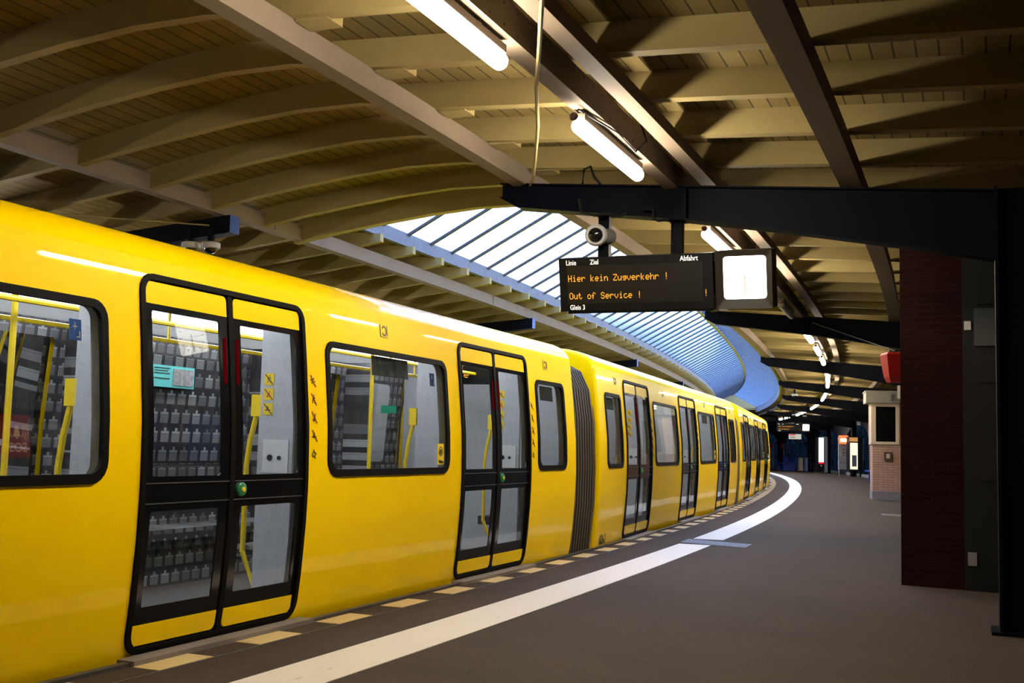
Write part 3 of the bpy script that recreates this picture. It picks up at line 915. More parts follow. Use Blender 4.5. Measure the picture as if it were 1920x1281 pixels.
FONT57 = {
 'H': '10001 10001 10001 11111 10001 10001 10001', 'i': '00100 00000 01100 00100 00100 00100 01110', 'e': '00000 00000 01110 10001 11111 10000 01110',
 'r': '00000 00000 10110 11001 10000 10000 10000', 'k': '10000 10000 10010 10100 11000 10100 10010', 'n': '00000 00000 10110 11001 10001 10001 10001',
 'Z': '11111 00001 00010 00100 01000 10000 11111', 'u': '00000 00000 10001 10001 10001 10011 01101', 'g': '00000 00000 01111 10001 01111 00001 01110',
 'v': '00000 00000 10001 10001 10001 01010 00100', 'h': '10000 10000 10110 11001 10001 10001 10001', '!': '00100 00100 00100 00100 00100 00000 00100',
 'O': '01110 10001 10001 10001 10001 10001 01110', 't': '01000 01000 11100 01000 01000 01001 00110', 'o': '00000 00000 01110 10001 10001 10001 01110',
 'f': '00110 01001 01000 11100 01000 01000 01000', 'S': '01110 10001 10000 01110 00001 10001 01110', 'c': '00000 00000 01110 10000 10000 10001 01110',
 's': '00000 00000 01110 10000 01110 00001 11110', ' ': '00000 00000 00000 00000 00000 00000 00000'}
def dots(text, x0, z0, px, pz):
    """quads of a 5x7 dot matrix line; (x0,z0) = top left"""
    q = []
    for ci, ch in enumerate(text):
        for r_, row in enumerate(FONT57[ch].split()):
            run = None
            for c_ in range(6):
                on = c_ < 5 and row[c_] == '1'
                if on:
                    xa = x0 + (ci * 6 + c_) * px; za = z0 - r_ * pz
                    q.append([(xa, za - pz * 0.86), (xa + px * 0.90, za - pz * 0.86), (xa + px * 0.90, za), (xa, za)])
    return q

def text_obj(txt, name, size, m_, parent, loc, rot, bold=0.0, sx=1.0, depth=0.001):
    c = bpy.data.curves.new(name, 'FONT'); c.body = txt; c.size = size; c.offset = bold; c.extrude = depth; c.resolution_u = 3
    o = bpy.data.objects.new(name, c); COL.objects.link(o)
    dg = bpy.context.evaluated_depsgraph_get(); dg.update()
    me = bpy.data.meshes.new_from_object(o.evaluated_get(dg))
    me.name = name
    bpy.data.objects.remove(o)
    me.materials.clear(); me.materials.append(m_)
    ob = bpy.data.objects.new(name, me); COL.objects.link(ob)
    ob.parent = parent; ob.location = loc; ob.rotation_euler = rot; ob.scale = (sx, 1, 1)
    return ob

def build_car(loc, ang, label):
    car = empty('train_car', (loc[0], loc[1], 0), label, 'train', 'cars of the yellow underground train', rot=(0, 0, math.pi / 2 - ang))
    # ---- outer shell
    body = curved('body_shell', [(-HALF + 0.035, -0.05), (HALF - 0.035, -0.05), (HALF - 0.035, 2.03), (-HALF + 0.035, 2.03)],
                  [door_hole(d) for d in DOORS] + [bigw(c) for c in BIGW] + [smallw(c) for c in SMALLW], 0, M_YELLOW, car)
    far = curved('far_side_shell', [(-HALF + 0.035, -0.05), (HALF - 0.035, -0.05), (HALF - 0.035, 2.03), (-HALF + 0.035, 2.03)],
                 [rrect(d - 0.70, 0.10, d + 0.70, 1.80, 0.05) for d in DOORS] + [bigw(c) for c in BIGW] + [smallw(c) for c in SMALLW], 0, M_YELLOW, car, side=-1)
    def roof(mb):
        sec = [(la, z) for la, z in ROOF]
        full = sec + [(-CW - la, z) for la, z in sec[::-1][1:]]
        zz = [-0.05, 0.02, 0.15, 0.3, 0.6, 0.85, 1.2, 1.6, 1.95]
        ring = [(prof(z), z) for z in zz] + full + [(-CW - prof(z), z) for z in zz[::-1]]
        for i in range(len(full) - 1):
            (a, b), (c, d) = full[i], full[i + 1]
            mb.face([L3(-HALF + 0.035, a, b), L3(HALF - 0.035, a, b), L3(HALF - 0.035, c, d), L3(-HALF + 0.035, c, d)])
        for sg in (-1, 1):
            prev = [L3(sg * (HALF - 0.035), a, b) for a, b in ring]
            for e_, ins in ((0.015, 0.004), (0.028, 0.014), (0.035, 0.032)):
                cur = []
                for a, b in ring:
                    k = ins
                    ca = a + (-1.03 - a) * k / 1.1; cb = b + (1.0 - b) * k / 1.1
                    cur.append(L3(sg * (HALF - 0.035 + e_), ca, cb))
                for i in range(len(ring) - 1): mb.face([prev[i], prev[i + 1], cur[i + 1], cur[i]])
                prev = cur
            # end wall ring around the gangway
            inner = []
            for a, b in ring: inner.append(L3(sg * HALF, max(-1.80, min(-0.26, a)), min(1.93, max(0.03, b))))
            for i in range(len(ring) - 1): mb.face([prev[i], prev[i + 1], inner[i + 1], inner[i]])
    tb(car, 'roof', M_YELLOW, roof, smooth=True)
    tb(car, 'underframe', M_BLACK, lambda mb: (mb.box((-HALF + 0.1, 0.12, -0.75), (HALF - 0.1, CW - 0.12, -0.055)), mb.box((-HALF, 0.05, -0.06), (HALF, CW - 0.05, -0.02))))
    # bogies
    # ---- windows
    for c, fn, hw, zt in [(c, bigw, 0.895, 1.768) for c in BIGW] + [(c, smallw, 0.395, 1.752) for c in SMALLW]:
        inn = rrect(c - hw + 0.043, 0.932, c + hw - 0.043, zt - 0.040, 0.065, 5, 0.075)
        fr = curved('window_frame', fn(c), [inn], -0.012, M_RUBBER, car, thick=0.024)
        curved('window_pane', inn, [], 0.0, M_GLASS, fr, flat=(0.932, zt - 0.04))
        inn2 = rrect(c - hw + 0.02, 0.905, c + hw - 0.02, zt - 0.02, 0.06)
        curved('far_window_pane', inn2, [], -0.075, M_FILM, car, side=-1, flat=(0.905, zt - 0.02))
    # printed glass in the far doors
    for d in DOORS:
        curved('far_door_pane', rrect(d - 0.69, 0.11, d + 0.69, 1.79, 0.04), [], -0.02, M_FARGLASS, car, side=-1)
    # ---- inner lining of the platform side
    curved('wall_lining', [(-HALF + 0.05, 0.0), (HALF - 0.05, 0.0), (HALF - 0.05, 1.93), (-HALF + 0.05, 1.93)],
           [rrect(d - 0.70, 0.03, d + 0.70, 1.86, 0.03) for d in DOORS] + [rrect(c - 0.86, 0.92, c + 0.86, 1.735, 0.06) for c in BIGW] + [rrect(c - 0.36, 0.92, c + 0.36, 1.72, 0.06) for c in SMALLW],
           -0.07, M_GREY_IN, car)
    curved('wall_lining', [(-HALF + 0.05, 0.0), (HALF - 0.05, 0.0), (HALF - 0.05, 1.93), (-HALF + 0.05, 1.93)],
           [rrect(d - 0.68, 0.12, d + 0.68, 1.78, 0.03) for d in DOORS] + [rrect(c - 0.86, 0.92, c + 0.86, 1.735, 0.06) for c in BIGW] + [rrect(c - 0.36, 0.92, c + 0.36, 1.72, 0.06) for c in SMALLW],
           -0.07, M_PATTERN, car, side=-1)
    # ---- doors
    for di, d in enumerate(DOORS):
        ring_in = rrect(d - 0.718, 0.055, d + 0.718, 1.925, 0.07, 5, 0.08)
        curved('door_frame', door_hole(d), [ring_in], -0.014, M_RUBBER, car, thick=0.028)
        for sg in (-1, 1):
            a, b2 = (d - 0.718, d - 0.012) if sg < 0 else (d + 0.012, d + 0.718)
            o0, o1 = (a + 0.012, b2 - 0.02) if sg < 0 else (a + 0.02, b2 - 0.012)
            # panes sit away from the centre seam
            p0, p1 = (a + 0.065, b2 - 0.085) if sg < 0 else (a + 0.085, b2 - 0.055)
            up = rrect(p0, 0.912, p1, 1.765, 0.012, 2); lo = rrect(p0, 0.255, p1, 0.735, 0.012, 2)
            leaf = curved('door_leaf', [(a, 0.055), (b2, 0.055), (b2, 1.925), (a, 1.925)], [up, lo], -0.016, M_GLOSSBLACK, car, thick=0.010)
            curved('door_pane', up, [], -0.010, M_GLASS, leaf, flat=(0.912, 1.765))
            curved('door_pane', lo, [], -0.010, M_GLASS, leaf, flat=(0.255, 0.735))
            curved('yellow_panel', rrect(o0, 1.800, o1, 1.915, 0.03, 4, 0.004), [], -0.008, M_YELLOW, leaf, thick=0.006)
            curved('yellow_panel', rrect(o0, 0.066, o1, 0.170, 0.004, 4, 0.035), [], -0.008, M_YELLOW, leaf, thick=0.006)
            for zz in (0.775, 0.878):
                curved('trim_strip', [(a, zz - 0.003), (b2, zz - 0.003), (b2, zz + 0.003), (a, zz + 0.003)], [], -0.006, M_DARKGREY, leaf, thick=0.004)
            rx = (b2 - 0.045) if sg < 0 else (a + 0.045)
            curved('door_light', rrect(rx - 0.012, 1.42, rx + 0.012, 1.68, 0.01, 2), [], -0.005, M_REDLED, leaf, thick=0.003)
            if sg > 0:
                def btn(mb): mb.lathe(L3(a + 0.075, prof(0.83) - 0.006, 0.83), (0, -1, 0), [(0, 0.040), (0.012, 0.040), (0.018, 0.034), (0.020, 0.02)], n=20)
                tb(leaf, 'door_button', M_GREEN, btn, smooth=True)
                tb(leaf, 'button_centre', M_STICKY, lambda mb: mb.lathe(L3(a + 0.075, prof(0.83) + 0.013, 0.83), (0, -1, 0), [(0, 0.017), (0.006, 0.014)], n=14))
        def seal(mb):
            zs_ = [0.05 + 1.88 * i / 16 for i in range(17)]
            for i in range(16):
                z0, z1 = zs_[i], zs_[i + 1]
                mb.face([L3(d - 0.02, prof(z0) + 0.002, z0), L3(d + 0.02, prof(z0) + 0.002, z0), L3(d + 0.02, prof(z1) + 0.002, z1), L3(d - 0.02, prof(z1) + 0.002, z1)])
                for sx in (-0.02, 0.02):
                    mb.face([L3(d + sx, prof(z0) + 0.002, z0), L3(d + sx, prof(z1) + 0.002, z1), L3(d + sx, prof(z1) - 0.02, z1), L3(d + sx, prof(z0) - 0.02, z0)])
        tb(car, 'door_seal', M_RUBBER, seal)
        # step plate at the sill
        tb(car, 'step_plate', M_STEP, lambda mb: (mb.box(L3(d - 0.80, 0.02, -0.028), L3(d + 0.80, 0.128, 0.026)), mb.box(L3(d - 0.80, -0.10, -0.03), L3(d + 0.80, 0.02, 0.0))))
        # pictograms beside the door
        q1 = []; q2 = []
        for k in range(5):
            z_ = 1.49 - 0.115 * k; x_ = d + 0.83
            q1 += icon_strokes(k, x_, z_, 0.026)
            if k < 4: q2 += line2([(x_ - 0.028, z_ + 0.036), (x_ + 0.028, z_ - 0.036)], 0.007)
        decal(car, 'pictogram_print', q1, M_PRINT)
        decal(car, 'red_slash_print', q2, M_RED, off=0.006)
    # maker's device above the windows
    for c in (1.80, 5.04, -1.95, -4.9):
        q = line2([(c - 0.055, 1.865), (c - 0.055, 1.955)], 0.008)
        q += line2([(c - 0.055, 1.865), (c + 0.045, 1.865)], 0.004) + line2([(c + 0.045, 1.875), (c + 0.045, 1.95)], 0.003)
        arc = [(c + 0.0 + 0.030 * math.cos(math.radians(a_)), 1.91 + 0.033 * math.sin(math.radians(a_))) for a_ in range(-150, 151, 25)]
        q += line2(arc, 0.010)
        decal(car, 'emblem_print', q, M_PRINT)
    # camera notice in the window corner
    st = decal(car, 'video_sticker', [[(2.56, 0.955), (2.665, 0.955), (2.665, 1.115), (2.56, 1.115)]], M_STICKY, off=0.010)
    ring = [(2.612 + 0.034 * math.cos(math.radians(a_)), 1.055 + 0.034 * math.sin(math.radians(a_))) for a_ in range(0, 361, 30)]
    ring2 = [(2.612 + 0.020 * math.cos(math.radians(a_)), 1.052 + 0.020 * math.sin(math.radians(a_))) for a_ in range(0, 361, 40)]
    decal(st, 'eye_print', line2(ring, 0.005) + line2(ring2, 0.004) + [[(2.604, 1.04), (2.620, 1.04), (2.620, 1.07), (2.604, 1.07)]], M_PRINT, off=0.012)
    text_obj('Video', 'video_lettering', 0.036, M_PRINT, st, L3(2.570, prof(0.96) + 0.0125, 0.966), (math.pi / 2, 0, 0), bold=0.0006)
    # ---- interior
    tb(car, 'saloon_floor', M_FLOOR_IN, lambda mb: mb.box((-HALF + 0.02, 0.03, -0.018), (HALF - 0.02, CW - 0.03, 0.0)))
    def ceil(mb):
        sec = [(-0.10, 1.90), (-0.22, 1.99), (-0.5, 2.02), (-1.03, 2.03), (-1.56, 2.02), (-1.84, 1.99), (-1.96, 1.90)]
        for (a, b), (c, d) in zip(sec[:-1], sec[1:]):
            mb.face([L3(-HALF + 0.02, a, b), L3(HALF - 0.02, a, b), L3(HALF - 0.02, c, d), L3(-HALF + 0.02, c, d)])
    tb(car, 'saloon_ceiling', M_WHITE_IN, ceil)
    for sg in (-1, 1):
        tb(car, 'end_lining', M_GREY_IN, lambda mb: (mb.box(L3(sg * (HALF - 0.07), -0.10, 0.0), L3(sg * (HALF - 0.05), -0.62, 1.98)), mb.box(L3(sg * (HALF - 0.07), -1.44, 0.0), L3(sg * (HALF - 0.05), -1.96, 1.98)), mb.box(L3(sg * (HALF - 0.05), -0.62, 0.0), L3(sg * (HALF - 0.03), -1.44, 1.98))))
    for a_, b_, c_, d_ in ((1.66, 2.20, 1.585, 1.725), (4.93, 5.28, 1.56, 1.70), (-5.28, -4.93, 1.56, 1.70)):
        decal(car, 'window_poster', [[(a_, c_), (b_, c_), (b_, d_), (a_, d_)]], M_POSTER, off=-0.035)
    for la in (-0.42, -1.64):
        tb(car, 'light_strip', M_STRIP, lambda mb: mb.box(L3(-HALF + 0.3, la - 0.05, 1.955), L3(HALF - 0.3, la + 0.05, 1.985)))
    # screens (partitions) at both sides of each door
    for d in DOORS:
        for sg in (-1, 1):
            x = d + sg * 0.80
            for la0, la1, sm_ in ((-0.075, -0.335, M_GREY_IN), (-1.70, -1.985, M_SEAT_P)):
                def scr(mb):
                    # panel with a slanted lower edge
                    P = [(la0, 0.02), (la1, 0.02), (la1 + (0.10 if la1 < -1 else -0.0), 0.5), (la1, 0.95), (la1, 1.85), (la0, 1.85)]
                    P = [(la0, 0.02), (la1, 0.02), (la1, 1.85), (la0, 1.85)]
                    mb.box(L3(x - 0.02, la0, 0.0), L3(x + 0.02, la1, 1.90))
                tb(car, 'screen_panel', sm_, scr)
            la = -0.43
            tb(car, 'grab_pole', M_RAIL, lambda mb: mb.tube([L3(x, la + 0.09, 1.36), L3(x, la + 0.06, 1.27), L3(x, la + 0.02, 1.10), L3(x, la, 0.95), L3(x, la, 0.55), L3(x, la + 0.0, 0.40), L3(x, la + 0.11, 0.16), L3(x, la + 0.14, 0.10)], 0.017, 8), smooth=True)
            tb(car, 'pole_bracket', M_RAIL, lambda mb: mb.box(L3(x - 0.02, la + 0.11, 1.26), L3(x + 0.02, la + 0.03, 1.40)))
            if sg > 0:
                sp = x - 0.0215
                for k in range(4 if d else 3):
                    z_ = 1.555 - 0.095 * k - (0.095 if not d else 0)
                    def stk(mb): mb.box(L3(sp, -0.305, z_), L3(sp - 0.002, -0.232, z_ + 0.075))
                    s_ = tb(car, 'yellow_notice', M_STICKY, stk)
                    def ic(mb):
                        for q in icon_strokes(k + 1, -0.268, z_ + 0.0375, 0.022) + line2([(-0.298, z_ + 0.07), (-0.238, z_ + 0.005)], 0.007):
                            mb.face([L3(sp - 0.0035, a, b) for a, b in q])
                    tb(s_, 'notice_print', M_RED if k == 1 else M_PRINT, ic)
                cp = tb(car, 'control_plate', M_WHITE_IN, lambda mb: mb.box(L3(sp, -0.29, 0.905), L3(sp - 0.006, -0.10, 1.115)))
                for la_, r_ in ((-0.235, 0.021), (-0.165, 0.014)):
                    tb(cp, 'round_socket', M_BLACK, lambda mb: mb.lathe(L3(sp - 0.006, la_, 1.00), (-1, 0, 0), [(0, r_), (0.008, r_ * 0.9)], n=14))
    for la in (-0.62, -1.44):
        tb(car, 'ceiling_rail', M_RAIL, lambda mb: [mb.tube([L3(-HALF + 0.3, la, 1.80), L3(HALF - 0.3, la, 1.80)], 0.016, 8)] + [mb.tube([L3(x, la, 1.80), L3(x, la, 2.01)], 0.012, 6) for x in (-5, -3, -1.2, 1.2, 3, 5)], smooth=True)
    for x in (-1.88, 1.88):
        tb(car, 'centre_pole', M_RAIL, lambda mb: mb.tube([L3(x, -1.03, 0), L3(x, -1.03, 2.02)], 0.017, 8), smooth=True)
    for x in (-0.86, -2.9, 2.9, 4.62, -4.62):
        tb(car, 'upright_pole', M_RAIL, lambda mb: mb.tube([L3(x, -0.735, 0), L3(x, -0.735, 2.02)], 0.017, 8), smooth=True)
    # benches
    for (a, b2) in ((-2.95, -0.83), (0.83, 2.95), (-5.6, -4.6), (4.6, 5.6)):
        for side in (0, 1):
            def seat(mb):
                l0, l1 = ((-0.08, -0.50) if side == 0 else (-1.98, -1.56))
                mb.box(L3(a, l0, 0.36), L3(b2, l1, 0.44))
                mb.box(L3(a, l0, 0.44), L3(b2, l0 + (-0.07 if side == 0 else 0.07), 0.88))
                mb.box(L3(a + 0.1, l0, 0.0), L3(b2 - 0.1, l0 + (-0.25 if side == 0 else 0.25), 0.36))
            tb(car, 'bench_seat', M_SEAT_P, seat)
    # ---- gangway bellows towards the next car
    def bel(mb):
        n = 10; x0, x1 = HALF - 0.01, HALF + 0.80
        sec = [(-0.20, 0.0), (-0.115, 0.0), (-0.075, 0.5), (-0.07, 0.9), (-0.09, 1.4), (-0.14, 1.75), (-0.24, 1.95), (-0.45, 2.06), (-1.03, 2.09), (-1.61, 2.06), (-1.82, 1.95), (-1.92, 1.75), (-1.97, 1.4), (-1.99, 0.9), (-1.95, 0.0), (-1.86, 0.0)]
        sec = [(a + 0.062 if a > -1.03 else a - 0.062, b) for a, b in sec]
        rows = []
        for i in range(2 * n + 1):
            x = x0 + (x1 - x0) * i / (2 * n); k = 0.0 if i % 2 else 0.045
            rows.append([L3(x, a + (0 if k else (-0.045 if a > -1.03 else 0.045)), b - (0 if k else 0.03)) for a, b in sec])
        for i in range(2 * n):
            for j in range(len(sec) - 1):
                mb.face([rows[i][j], rows[i][j + 1], rows[i + 1][j + 1], rows[i + 1][j]])
        for i in range(0, 2 * n + 1, 2):
            for j in range(len(sec) - 1):
                dxx = Vector((0.006, 0, 0)); p, q_ = Vector(rows[i][j]), Vector(rows[i][j + 1]); o2 = Vector((0, -0.008 if sec[j][0] > -1.03 else 0.008, 0.004))
                mb.face([p - dxx + o2, p + dxx + o2, q_ + dxx + o2, q_ - dxx + o2], None, 1)
                mb.face([p - dxx, p - dxx + o2, q_ - dxx + o2, q_ - dxx], None, 1); mb.face([p + dxx, p + dxx + o2, q_ + dxx + o2, q_ + dxx], None, 1)
        mb.box(L3(x0, -0.2, -0.04), L3(x1, -1.86, 0.0))
    tb(car, 'gangway_bellows', [M_BELLOWS, M_RIB], bel)
    return car

# fabric with the same gate print
M_STEP = mat('step_metal', (0.20, 0.17, 0.15), 0.5, metal=0.1, noise=0.15, nscale=20)
M_POSTER = mat('dark_poster', (0.05, 0.055, 0.045), 0.6, noise=0.8, nscale=12)
M_RIB = mat('bellows_rib', (0.16, 0.125, 0.09), 0.5)
m = mat('seat_fabric_print', (0.02, 0.02, 0.022), 0.85)
t = m.node_tree; b = t.nodes['Principled BSDF']
tc = t.nodes.new('ShaderNodeTexCoord'); sx = t.nodes.new('ShaderNodeSeparateXYZ'); t.links.new(tc.outputs['Object'], sx.inputs[0])
g = gate_pattern(t, sx.outputs['X'], sx.outputs['Z'], 0.12, 0.13)
mx = t.nodes.new('ShaderNodeMix'); mx.data_type = 'RGBA'; mx.inputs[6].default_value = (0.018, 0.018, 0.02, 1); mx.inputs[7].default_value = (0.30, 0.30, 0.32, 1)
t.links.new(g, mx.inputs[0]); t.links.new(mx.outputs[2], b.inputs['Base Color'])
M_SEAT_P = m
m = mat('gate_print_wall', (0.03, 0.03, 0.033), 0.5)
t = m.node_tree; b = t.nodes['Principled BSDF']
uv, x, y = uv_xy(t)
g = gate_pattern(t, x, y, 0.11, 0.125)
mx = t.nodes.new('ShaderNodeMix'); mx.data_type = 'RGBA'; mx.inputs[6].default_value = (0.022, 0.022, 0.026, 1); mx.inputs[7].default_value = (0.32, 0.32, 0.34, 1)
t.links.new(g, mx.inputs[0]); t.links.new(mx.outputs[2], b.inputs['Base Color'])
M_PATTERN = m

CARS = [((-1.5985, 6.3403), 0.3968, 'nearest yellow train car, cut off by the left edge of the picture'),
        ((2.837, 17.973), 0.3284, 'second yellow train car, just past the gangway bellows, numbered 1026-2'),
        ((6.553, 29.863), 0.2773, 'third yellow train car, small, behind the numbered one'),
        ((9.640, 41.933), 0.2235, 'last sliver of the yellow train at the bend, beside the far display')]
car0 = build_car(CARS[0][0], CARS[0][1], CARS[0][2])
cars = [car0]
for (x, y), a, lab in CARS[1:]:
    c = copy_tree(car0); c.location = (x, y, 0); c.rotation_euler = (0, 0, math.pi / 2 - a); c['label'] = lab
    cars.append(c)
# things that only one car has
c1_ = cars[1]
text_obj('1026-2', 'car_number', 0.155, M_PRINT, c1_, L3(-5.66, prof(0.04) + 0.006, 0.04), (math.radians(90 + 5), 0, 0), bold=0.003, sx=0.70)
# inside the nearest car
c0_ = cars[0]
ad = tb(c0_, 'wall_poster', M_TEAL, lambda mb: mb.box(L3(1.62, -1.945, 1.50), L3(2.14, -1.95, 1.67)))
tb(ad, 'poster_picture', mat('grey_picture', (0.25, 0.25, 0.25), 0.6, noise=0.9, nscale=30), lambda mb: mb.box(L3(1.88, -1.937, 1.52), L3(2.12, -1.945, 1.65)))
tb(ad, 'poster_print', M_PRINT, lambda mb: [mb.box(L3(1.66, -1.940, 1.645 - 0.02 * k), L3(1.84 - 0.02 * (k % 2), -1.944, 1.651 - 0.02 * k)) for k in (0, 1, 2, 4)])
ds_ = tb(c0_, 'inner_display', M_BLACK, lambda mb: mb.box(L3(4.70, -0.45, 1.70), L3(4.74, -1.25, 1.88)))
def led_in(mb):
    for q in dots('einste', 0, 0, 0.0105, 0.0105):
        mb.face([L3(4.695, -1.05 + a, 1.835 + b) for a, b in q])
tb(ds_, 'orange_lettering', M_LED, led_in)
bx = tb(c0_, 'emergency_box', M_RED, lambda mb: mb.box(L3(4.85, -1.88, 1.33), L3(4.95, -1.97, 1.52)))
tb(c0_, 'exit_notice', mat('exit_green', (0.02, 0.35, 0.2), 0.5), lambda mb: mb.box(L3(5.2, -1.75, 1.42), L3(5.21, -1.93, 1.50)))
for x, z_ in ((-1.20, 1.56), (2.55, 1.56)):
    pc = decal(c0_, 'blue_notice', [[(x, z_), (x + 0.075, z_), (x + 0.075, z_ + 0.10), (x, z_ + 0.10)]], mat('notice_blue', (0.02, 0.07, 0.25), 0.5), off=-0.03)
    decal(pc, 'notice_print', line2([(x + 0.015, z_ + 0.065), (x + 0.045, z_ + 0.065)], 0.006) + line2([(x + 0.03, z_ + 0.05), (x + 0.03, z_ + 0.085)], 0.006) + line2([(x + 0.04, z_ + 0.015), (x + 0.06, z_ + 0.015), (x + 0.06, z_ + 0.045)], 0.006), M_WHITE, off=-0.026)
#hp = tb(c0_, 'hanging_poster', mat('dark_poster', (0.05, 0.055, 0.045), 0.6, noise=0.8, nscale=12), lambda mb: mb.box(L3(2.9, -0.9, 1.52), L3(2.91, -1.45, 1.88)))

# ================================================================== OBJECTS ON THE PLATFORM
# ---- tube lamps
def make_lamp(s, label, lit=True, big=True, t=1.54, z=2.935, group='row of tube lamps'):
    root = empty('tube_lamp', W(s, t, z), label, 'lamp', group, rot=(0, 0, math.pi / 2 - head(s)))
    n = 16 if big else 8
    def capsule(mb):
        L = 0.64; r = 0.043
        pr = [(-L, 0.004)] + [(-L + r * (1 - math.cos(math.radians(a))), r * math.sin(math.radians(a))) for a in (25, 50, 75, 90)]
        pr += [(-d, r_) for d, r_ in pr[::-1]]
        mb.lathe((0, 0, 0), (1, 0, 0), pr, n=n)
    mb = MB(); capsule(mb)
    mb.build('glowing_tube' if lit else 'dark_tube', M_LAMP if lit else mat('unlit_tube', (0.22, 0.20, 0.17), 0.3), root, smooth=True, local=True)
    mb = MB(); mb.box((-0.60, -0.035, 0.036), (0.60, 0.035, 0.075))
    mb.box((-0.36, -0.015, 0.075), (-0.32, 0.015, 0.10)); mb.box((0.32, -0.015, 0.075), (0.36, 0.015, 0.10))
    mb.build('housing', M_STEEL, root, local=True)
    mb = MB(); mb.lathe((-0.672, 0, 0.03), (-1, 0, 0), [(0, 0.022), (0.02, 0.026), (0.035, 0.018)], n=12)
    mb.build('end_cap', mat('cap_red', (0.10, 0.03, 0.03), 0.5), root, smooth=True, local=True)
    return root
lab3 = ['first', 'middle', 'last']
for bi in range(0, 9):
    s0 = -3.2 + BAY * bi
    for k, off in enumerate((1.75, 4.4, 6.72) if bi == 0 else (1.85, 4.25, 6.55)):
        s = s0 + off
        if s < -1.0 or s > 62: continue
        if bi == 0:
            lab = 'tube lamp cut off by the top edge of the picture' if k == 1 else 'bright tube lamp above the departure board, before the navy beam'
        elif bi == 1:
            lab = ['tube lamp showing between the navy beam and the clock', 'tube lamp hidden behind the clock', 'unlit tube lamp just right of and behind the clock'][k]
        else:
            lab = '%s of the three small lit tube lamps in the %s' % (lab3[k], bay_names[bi + 1])
        make_lamp(s, lab, lit=not (bi == 1 and k == 2), big=bi < 2)

# lamps of the far platform side, mostly hidden behind the train
for k in range(7):
    make_lamp(0.5 + 4.6 * k, 'tube lamp beyond the train, hidden by its roof', big=False, t=-5.25, z=2.35, group='tube lamps beyond the train')
